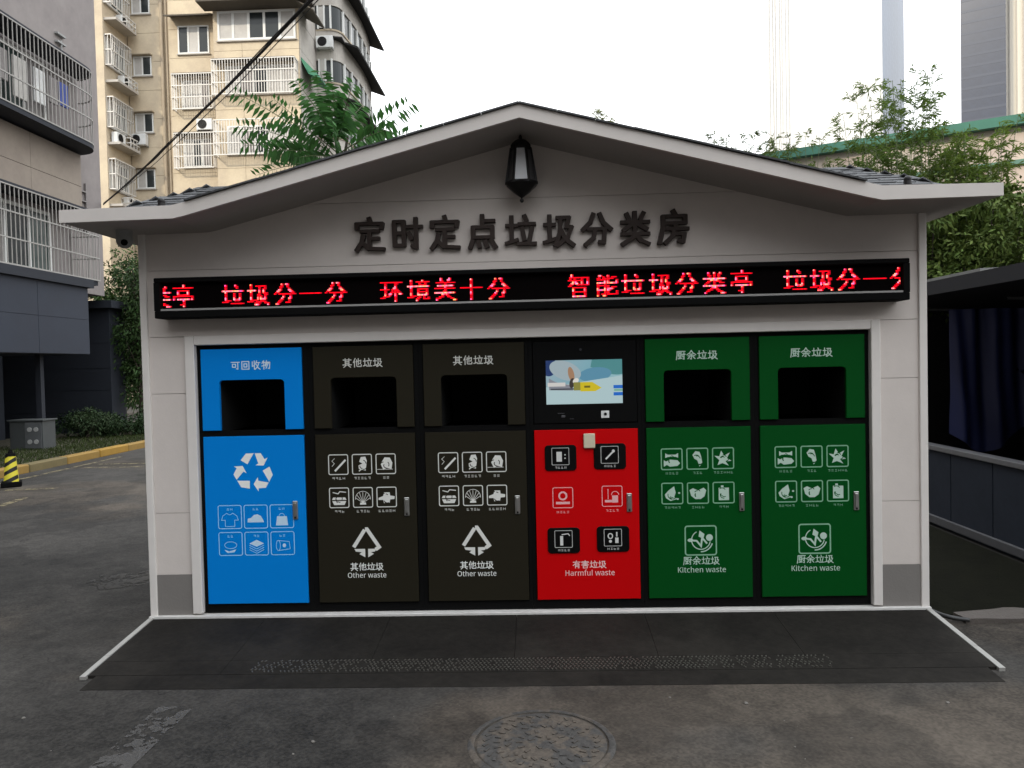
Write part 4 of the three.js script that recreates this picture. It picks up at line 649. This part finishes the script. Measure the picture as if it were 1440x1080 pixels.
{ // broken concrete edge and hose at the foot of the house
  const r = rngOf(92), g = new THREE.BoxGeometry(3.6, 0.06, 0.14, 60, 1, 3), p = g.attributes.position; const n = fbm(93, 16, 3);
  for (let i = 0; i < p.count; i++) { const x = p.getX(i); p.setZ(i, p.getZ(i) + 0.06 * (n(x * 0.13 + 0.5, 0.3) - 0.5)); if (p.getY(i) > 0) p.setY(i, p.getY(i) - 0.035 * n(x * 0.21 + 0.5, p.getZ(i) + 0.5)); } g.computeVertexNormals();
  tag(part('concrete_edge', g.translate(4.3, 0.02, -0.02), mat(0.10, 0.086, 0.074, { map: T.plaster, bumpMap: T.grain, bumpScale: 0.006 })), 'low broken concrete edge across the alley beside the house', 'kerb', null, 'structure');
  tag(part('hose', tube([[2.36, 0.03, -0.9], [2.37, 0.035, -0.4], [2.38, 0.03, -0.1], [2.42, 0.03, 0.02], [2.52, 0.02, 0.05]], 0.013, 40), mat(0.03, 0.03, 0.03, { roughness: 0.5 })), 'dark hose lying along the foot of the house wall', 'hose');
  tag(part('alley', box(2.34, 0, -8, 3.6, 0.006, -0.1), mat(0.12, 0.14, 0.13, { map: T.soil, bumpMap: T.asphaltBump, bumpScale: 0.01, roughness: 0.95, specularIntensity: 0.15 })), 'near black alley strip between the house and the shelter', 'alley', null, 'structure');  // soil map tinted down evenly to near black
}

// ------------------------------------------------------------------ things on the far side of the road
{
  const x = -7.36, z = -6.0, t = thing('bollard', 'square yellow plastic bollard with black slanting stripes by the kerb', 'bollard', [x, 0, z]), frus = (w0, w1, y0, y1) => new THREE.CylinderGeometry(w1 / Math.SQRT2, w0 / Math.SQRT2, y1 - y0, 4, 1).rotateY(Math.PI / 4).translate(x, (y0 + y1) / 2, z);
  t.rotation.y = 0.58;
  const pr = canvas(128, 256, (c) => { c.fillStyle = '#d0c334'; c.fillRect(0, 0, 128, 256); c.fillStyle = '#14130f'; for (let k = -1; k < 4; k++) { c.beginPath(); c.moveTo(0, 66 + k * 88); c.lineTo(128, 6 + k * 88); c.lineTo(128, 46 + k * 88); c.lineTo(0, 106 + k * 88); c.fill(); } });
  pr.wrapS = THREE.RepeatWrapping; pr.repeat.set(4, 1);
  part('body', frus(0.18, 0.125, 0.07, 0.43), mat(1, 1, 1, { map: pr, roughness: 0.6 }), t, true);
  part('base', box(x - 0.125, 0, z - 0.125, x + 0.125, 0.075, z + 0.125, 0.015), M.black, t); part('cap', [frus(0.13, 0.11, 0.43, 0.47), frus(0.06, 0.04, 0.47, 0.52)], M.black, t);
}
{
  const t = thing('meter_box', 'grey utility box with four round dials on the verge', 'utility box', [-9.95, 0.1, -10.2]), g = mat(0.05, 0.055, 0.055, { map: T.metal, roughness: 0.6 });
  part('cabinet', box(-10.24, 0.1, -10.5, -9.58, 0.66, -10.1, 0.01), g, t); part('lid', box(-10.27, 0.66, -10.53, -9.55, 0.69, -10.07, 0.006), g, t); part('door', box(-9.93, 0.13, -10.1, -9.6, 0.64, -10.085, 0.004), mat(0.08, 0.085, 0.088, { map: T.metal }), t);
  for (const [dx, dy] of [[-9.83, 0.5], [-9.7, 0.5], [-9.83, 0.26], [-9.7, 0.26]]) part('dial', rod([dx, dy, -10.086], [dx, dy, -10.07], 0.045, 0.045, 16), mat(0.28, 0.28, 0.27), t);
}
// cable bundle slung from the apartment corner over the square
{
  const t = thing('cable_bundle', 'bundle of black overhead cables slung across the sky from the mauve building', 'cable', [-10.28, 5.6, -13.9]), r = rngOf(33);
  const A = [-10.28, 5.61, -13.75], B = [1.3, 5.1, 1.45];
  for (let k = 0; k < 5; k++) { const p = []; for (let i = 0; i <= 16; i++) { const f = i / 16, s = 4 * f * (1 - f), j = 0.022; p.push([A[0] + (B[0] - A[0]) * f + (r() - 0.5) * j, A[1] + (B[1] - A[1]) * f - 0.14 * s + (r() - 0.5) * j - (k === 4 ? 0.14 * s : 0) + 0.01 * k, A[2] + (B[2] - A[2]) * f + (r() - 0.5) * j]); } part('strand', tube(p, [0.011, 0.008, 0.009, 0.006, 0.005][k], 90, 6), M.cable, t); }
}
// ------------------------------------------------------------------ leaves
class Leaves {
  constructor(seed) { this.p = []; this.c = []; this.r = rngOf(seed); }
  // a pointed leaf from base b along unit d, length l, width w
  add(b, d, l, w, col, droop = 0.25) {
    const r = this.r; let s = new THREE.Vector3(r() - 0.5, r() - 0.5, r() - 0.5).cross(d); if (s.lengthSq() < 1e-6) s.set(1, 0, 0); s.normalize().multiplyScalar(w / 2);
    const mid = b.clone().addScaledVector(d, l * 0.45), tip = b.clone().addScaledVector(d, l); tip.y -= l * droop; mid.y -= l * droop * 0.25;
    const a = mid.clone().add(s), e = mid.clone().sub(s); for (const v of [b, a, tip, b, tip, e]) { this.p.push(v.x, v.y, v.z); }
    const k = 0.7 + 0.6 * r(), yel = r() * 0.25; for (let i = 0; i < 6; i++) this.c.push(col[0] * k * (1 + yel), col[1] * k, col[2] * k);
  }
  geo() { const g = new THREE.BufferGeometry(); g.setAttribute('position', new THREE.Float32BufferAttribute(this.p, 3)); g.setAttribute('color', new THREE.Float32BufferAttribute(this.c, 3)); g.computeVertexNormals(); return g; }
}
const rv = (r) => { const a = r() * 6.2832, z = r() * 2 - 1, q = Math.sqrt(1 - z * z); return new THREE.Vector3(q * Math.cos(a), z, q * Math.sin(a)); };
function clumps(L, list, n, spread, leaf, col, fill) { for (const [x, y, z, k = 1] of list) for (let i = 0; i < n * k; i++) { const o = rv(L.r).multiplyScalar(spread * Math.cbrt(L.r() * (fill || 1)) * (k > 0.6 ? 1 : 0.8)); o.y *= 0.75; const d = rv(L.r).multiplyScalar(0.9).add(o.clone().normalize()); d.y -= 0.2; d.normalize(); L.add(new THREE.Vector3(x + o.x, y + o.y, z + o.z), d, leaf * (0.6 + 0.8 * L.r()), leaf * 0.42, col); } }
function blob(r, x, y, z, rx, ry, rz, n) { const o = []; for (let i = 0; i < n; i++) { const v = rv(r).multiplyScalar(0.35 + 0.65 * Math.sqrt(r())); o.push([x + v.x * rx, y + v.y * ry, z + v.z * rz, 0.5 + r()]); } return o; }
function tree(name, label, cat, x, z, h, crownList, n, spread, leaf, col, seed, group) {
  const t = thing(name, label, cat, [x, 0, z], group), r = rngOf(seed), g = [rod([x, 0, z], [x + 0.1, h * 0.55, z], 0.11, 0.07, 9)];
  for (const [cx, cy, cz] of crownList) if (r() < 0.6) g.push(rod([x + 0.05, h * (0.3 + 0.25 * r()), z], [cx, cy, cz], 0.035, 0.01, 5));
  part('trunk', g, M.bark, t); const L = new Leaves(seed); clumps(L, crownList, n, spread, leaf, col); part('crown', L.geo(), M.leaf, t, true); return t;
}
{
  const r = rngOf(404);
  tree('broadleaf_tree', 'dense dark green tree growing behind the blue annex', 'tree', -11.1, -17, 4.8, blob(r, -11.2, 3.6, -17, 1.1, 1.5, 1.0, 40).concat(blob(r, -11.0, 1.9, -16.6, 0.9, 1.2, 0.6, 24)), 150, 0.45, 0.12, [0.035, 0.075, 0.016], 401, 'dark trees beyond the annex');
  tree('broadleaf_tree', 'dark tree half hidden by the edge of the waste house', 'tree', -9.95, -14.6, 4.2, blob(r, -9.95, 2.45, -14.7, 0.42, 1.95, 0.5, 40), 150, 0.42, 0.11, [0.022, 0.05, 0.013], 402, 'dark trees beyond the annex');
  tree('broadleaf_tree', 'tall background tree closing the gap behind the waste house', 'tree', -14.6, -24, 5.2, blob(r, -14.6, 3.0, -24, 2.6, 2.4, 1, 70), 120, 0.6, 0.17, [0.025, 0.055, 0.014], 403, 'dark trees beyond the annex');
}
// shrubs on the verge
[[-10.1, -12.6, 0.62, 0.55], [-9.5, -13.0, 0.55, 0.5], [-9.0, -13.6, 0.6, 0.55], [-10.5, -13.1, 0.62, 0.6]].forEach(([x, z, h, w], i) => {
  const t = thing('shrub', ['low shrub with pale leaf tips beside the utility box', 'middle shrub of the row on the verge, between two others', 'shrub at the end of the row next to the dark tree', 'dark shrub against the annex wall'][i], 'shrub', [x, 0.1, z], 'low shrubs on the verge'), r = rngOf(500 + i), L = new Leaves(520 + i);
  clumps(L, blob(r, x, 0.1 + h * 0.55, z, w, h * 0.42, w * 0.8, 20), 90, 0.2, 0.075, i === 0 ? [0.024, 0.045, 0.018] : [0.015, 0.034, 0.011]); part('foliage', L.geo(), M.leaf, t, true);
  part('stem', [0, 1, 2, 3].map(() => rod([x + (r() - 0.5) * 0.2, 0.08, z + (r() - 0.5) * 0.2], [x + (r() - 0.5) * w, 0.1 + h * 0.7, z + (r() - 0.5) * w], 0.012, 0.006, 5)), M.bark, t);
});
{ // grass on the verge
  const L = new Leaves(77), up = new THREE.Vector3(0, 1, 0); for (let i = 0; i < 26000; i++) { const x = -8.34 - L.r() * 2.4, z = -15.5 + L.r() * 13.5; if (x < -9.4 && L.r() < 0.4) continue; const d = rv(L.r).multiplyScalar(0.5).add(up).normalize(); L.add(new THREE.Vector3(x, 0.095, z), d, 0.05 + 0.07 * L.r(), 0.012, [0.028, 0.044, 0.011], 0.3); }
  const g = part('grass', L.geo(), M.leaf, scene, true); tag(g, 'rough green grass growing on the verge', 'grass', null, 'stuff');
}
// the plant with feathered fronds behind the roof
{
  const base = [-2.12, 0, -4], t = thing('feather_leaf_tree', 'young tree with long feathered fronds sticking up behind the roof', 'tree', base), c = [-2.12, 3.85, -4];
  part('trunk', [rod([-2.2, 0, -4], [-2.12, 3.4, -4], 0.05, 0.035, 8), rod([-2.12, 3.4, -4], [-2.0, 4.15, -4.05], 0.03, 0.014, 7), rod([-2.13, 3.3, -4], [-2.5, 3.85, -3.9], 0.022, 0.01, 6), rod([-2.12, 3.5, -4], [-1.7, 4.0, -4.1], 0.022, 0.01, 6)], M.bark, t);
  const tips = [[-2.52, 4.72, 0.1], [-3.16, 4.58, 0.2], [-3.24, 4.32, -0.1], [-3.04, 3.98, 0.3], [-3.1, 3.78, -0.2], [-1.26, 4.44, 0.1], [-1.2, 4.25, -0.2], [-2.14, 4.66, 0.5], [-2.72, 3.86, 0.5], [-1.42, 4.08, 0.4], [-2.3, 4.68, -0.3], [-1.9, 4.6, -0.4], [-2.6, 4.35, 0.6], [-1.75, 4.45, 0.7], [-2.85, 4.15, -0.5], [-2.2, 4.3, 0.8], [-1.6, 4.3, -0.6], [-2.0, 4.45, 0.55], [-2.45, 4.1, 0.75], [-1.95, 4.05, 0.8], [-2.35, 3.75, 0.6]], r = rngOf(606);
  tips.forEach(([x, y, dz], i) => {
    const L = new Leaves(610 + i), A = new THREE.Vector3(c[0] + (x > -2 ? 0.2 : x < -2.6 ? -0.2 : 0.05) * r(), c[1] + (y - 3.6) * 0.25 * r(), c[2]), B = new THREE.Vector3(x, y, c[2] + dz), n = 15, dir = B.clone().sub(A), side = new THREE.Vector3(-dir.y, dir.x, 0.4 * (r() - 0.5)).normalize(), stalk = [], len = dir.length();
    const at = (f) => A.clone().addScaledVector(dir, f).add(new THREE.Vector3(0, 0.16 * len * f * (1 - f), 0)), sz = 0.165 + 0.075 * r();
    for (let k = 0; k <= n; k++) { const f = 0.18 + 0.82 * k / n, p = at(f), l = sz * (k < 3 ? 0.7 : 1.15 - 0.55 * k / n); for (const s of [-1, 1]) { const d = side.clone().multiplyScalar(s * 0.85).addScaledVector(dir.clone().normalize(), 0.45).add(new THREE.Vector3((r() - 0.5) * 0.2, -0.25 + (r() - 0.5) * 0.2, (r() - 0.5) * 0.6)).normalize(); L.add(p, d, l, l * 0.33, [0.035, 0.115, 0.026], 0.25); } }
    for (let k = 0; k < 6; k++) { const a = at(k / 6), b = at((k + 1) / 6); stalk.push(rod(a.toArray(), b.toArray(), 0.008 - 0.001 * k, 0.007 - 0.001 * k, 5)); }
    const f = part('frond', L.geo(), M.sheer, t, true); part('stalk', stalk, M.cane, f);
  });
}
// bamboo and creepers on the right
function bamboo(label, x, z, h, n, w, seed, col, bottom = 1.8) {
  const t = thing('bamboo', label, 'bamboo', [x, 0, z], 'bamboo behind the shelter'), r = rngOf(seed), L = new Leaves(seed + 1), st = [];
  for (let i = 0; i < n; i++) {
    const bx = x + (r() - 0.5) * w, bz = z + (r() - 0.5) * w * 0.8, hh = h * (0.72 + 0.28 * r()), lean = (r() - 0.5) * 0.7, lz = (r() - 0.5) * 0.5, at = (f) => [bx + lean * f * f, hh * f - 0.12 * Math.abs(lean) * f * f * f * hh * 0.3, bz + lz * f * f];
    for (let k = 0; k < 6; k++) st.push(rod(at(k / 6), at((k + 1) / 6), 0.014 - 0.0018 * k, 0.0125 - 0.0018 * k, 5));
    for (let k = 0; k < 34; k++) { const f = Math.min(1, bottom / hh + (1 - bottom / hh) * Math.pow(r(), 0.75)), p = new THREE.Vector3(...at(f)), d = rv(r); d.y = Math.abs(d.y) * 0.5 + 0.15; d.normalize(); const l = (0.16 + 0.34 * r()) * (1.15 - 0.6 * f), q = p.clone().addScaledVector(d, l); st.push(rod(p.toArray(), q.toArray(), 0.003, 0.0015, 3)); for (let m = 0; m < 14; m++) { const g = p.clone().lerp(q, 0.2 + 0.8 * r()), e = rv(r).multiplyScalar(0.8).add(d).normalize(); L.add(g, e, 0.07 + 0.08 * r(), 0.017, col, 0.4); } }
  }
  part('stem', st, M.cane, t); part('foliage', L.geo(), M.sheer, t, true);
}
bamboo('tallest bamboo clump, straight above the end of the eave', 5.3, -7, 5.75, 26, 0.8, 701, [0.090, 0.158, 0.030]);
bamboo('dense bamboo clump in front of the dark glass tower', 6.15, -6.8, 4.95, 60, 1.0, 702, [0.100, 0.166, 0.027]);
bamboo('bamboo clump reaching out of the picture at its edge', 7.4, -7, 4.2, 30, 1.1, 703, [0.100, 0.158, 0.030]);
bamboo('thin bamboo clump over the shingled corner of the roof', 4.7, -8, 4.6, 30, 1.2, 704, [0.080, 0.140, 0.030]);
bamboo('feathery bamboo clump near the white tower', 4.2, -8.5, 5.3, 26, 1.0, 705, [0.080, 0.131, 0.030]);
bamboo('lone bamboo tuft showing above the gable slope', 3.6, -9.2, 5.6, 18, 0.6, 706, [0.080, 0.123, 0.038]);
bamboo('tiny pale bamboo tip peeping over the gable', 1.55, -9, 5.95, 6, 0.3, 707, [0.140, 0.175, 0.045], 4.6);
{
  const t = thing('creeper_hedge', 'thick tangled green creeper heaped over the back of the shelter', 'creeper', [6, 0, -5.5]), r = rngOf(808), L = new Leaves(809);
  const list = blob(r, 6.0, 3.0, -6.2, 1.5, 0.95, 0.8, 60).concat(blob(r, 7.2, 3.3, -5.8, 1.4, 0.9, 0.9, 50), blob(r, 5.0, 2.7, -6.6, 0.8, 0.7, 0.6, 24)); clumps(L, list, 170, 0.34, 0.085, [0.07, 0.115, 0.024]);
  part('foliage', L.geo(), M.leaf, t, true); part('stem', list.filter((_, i) => i % 3 === 0).map(([x, y, z]) => rod([6 + (x - 6) * 0.7, 0, -6.9], [x, y, z], 0.02, 0.008, 5)), M.bark, t);
}

renderer.render(scene, camera);
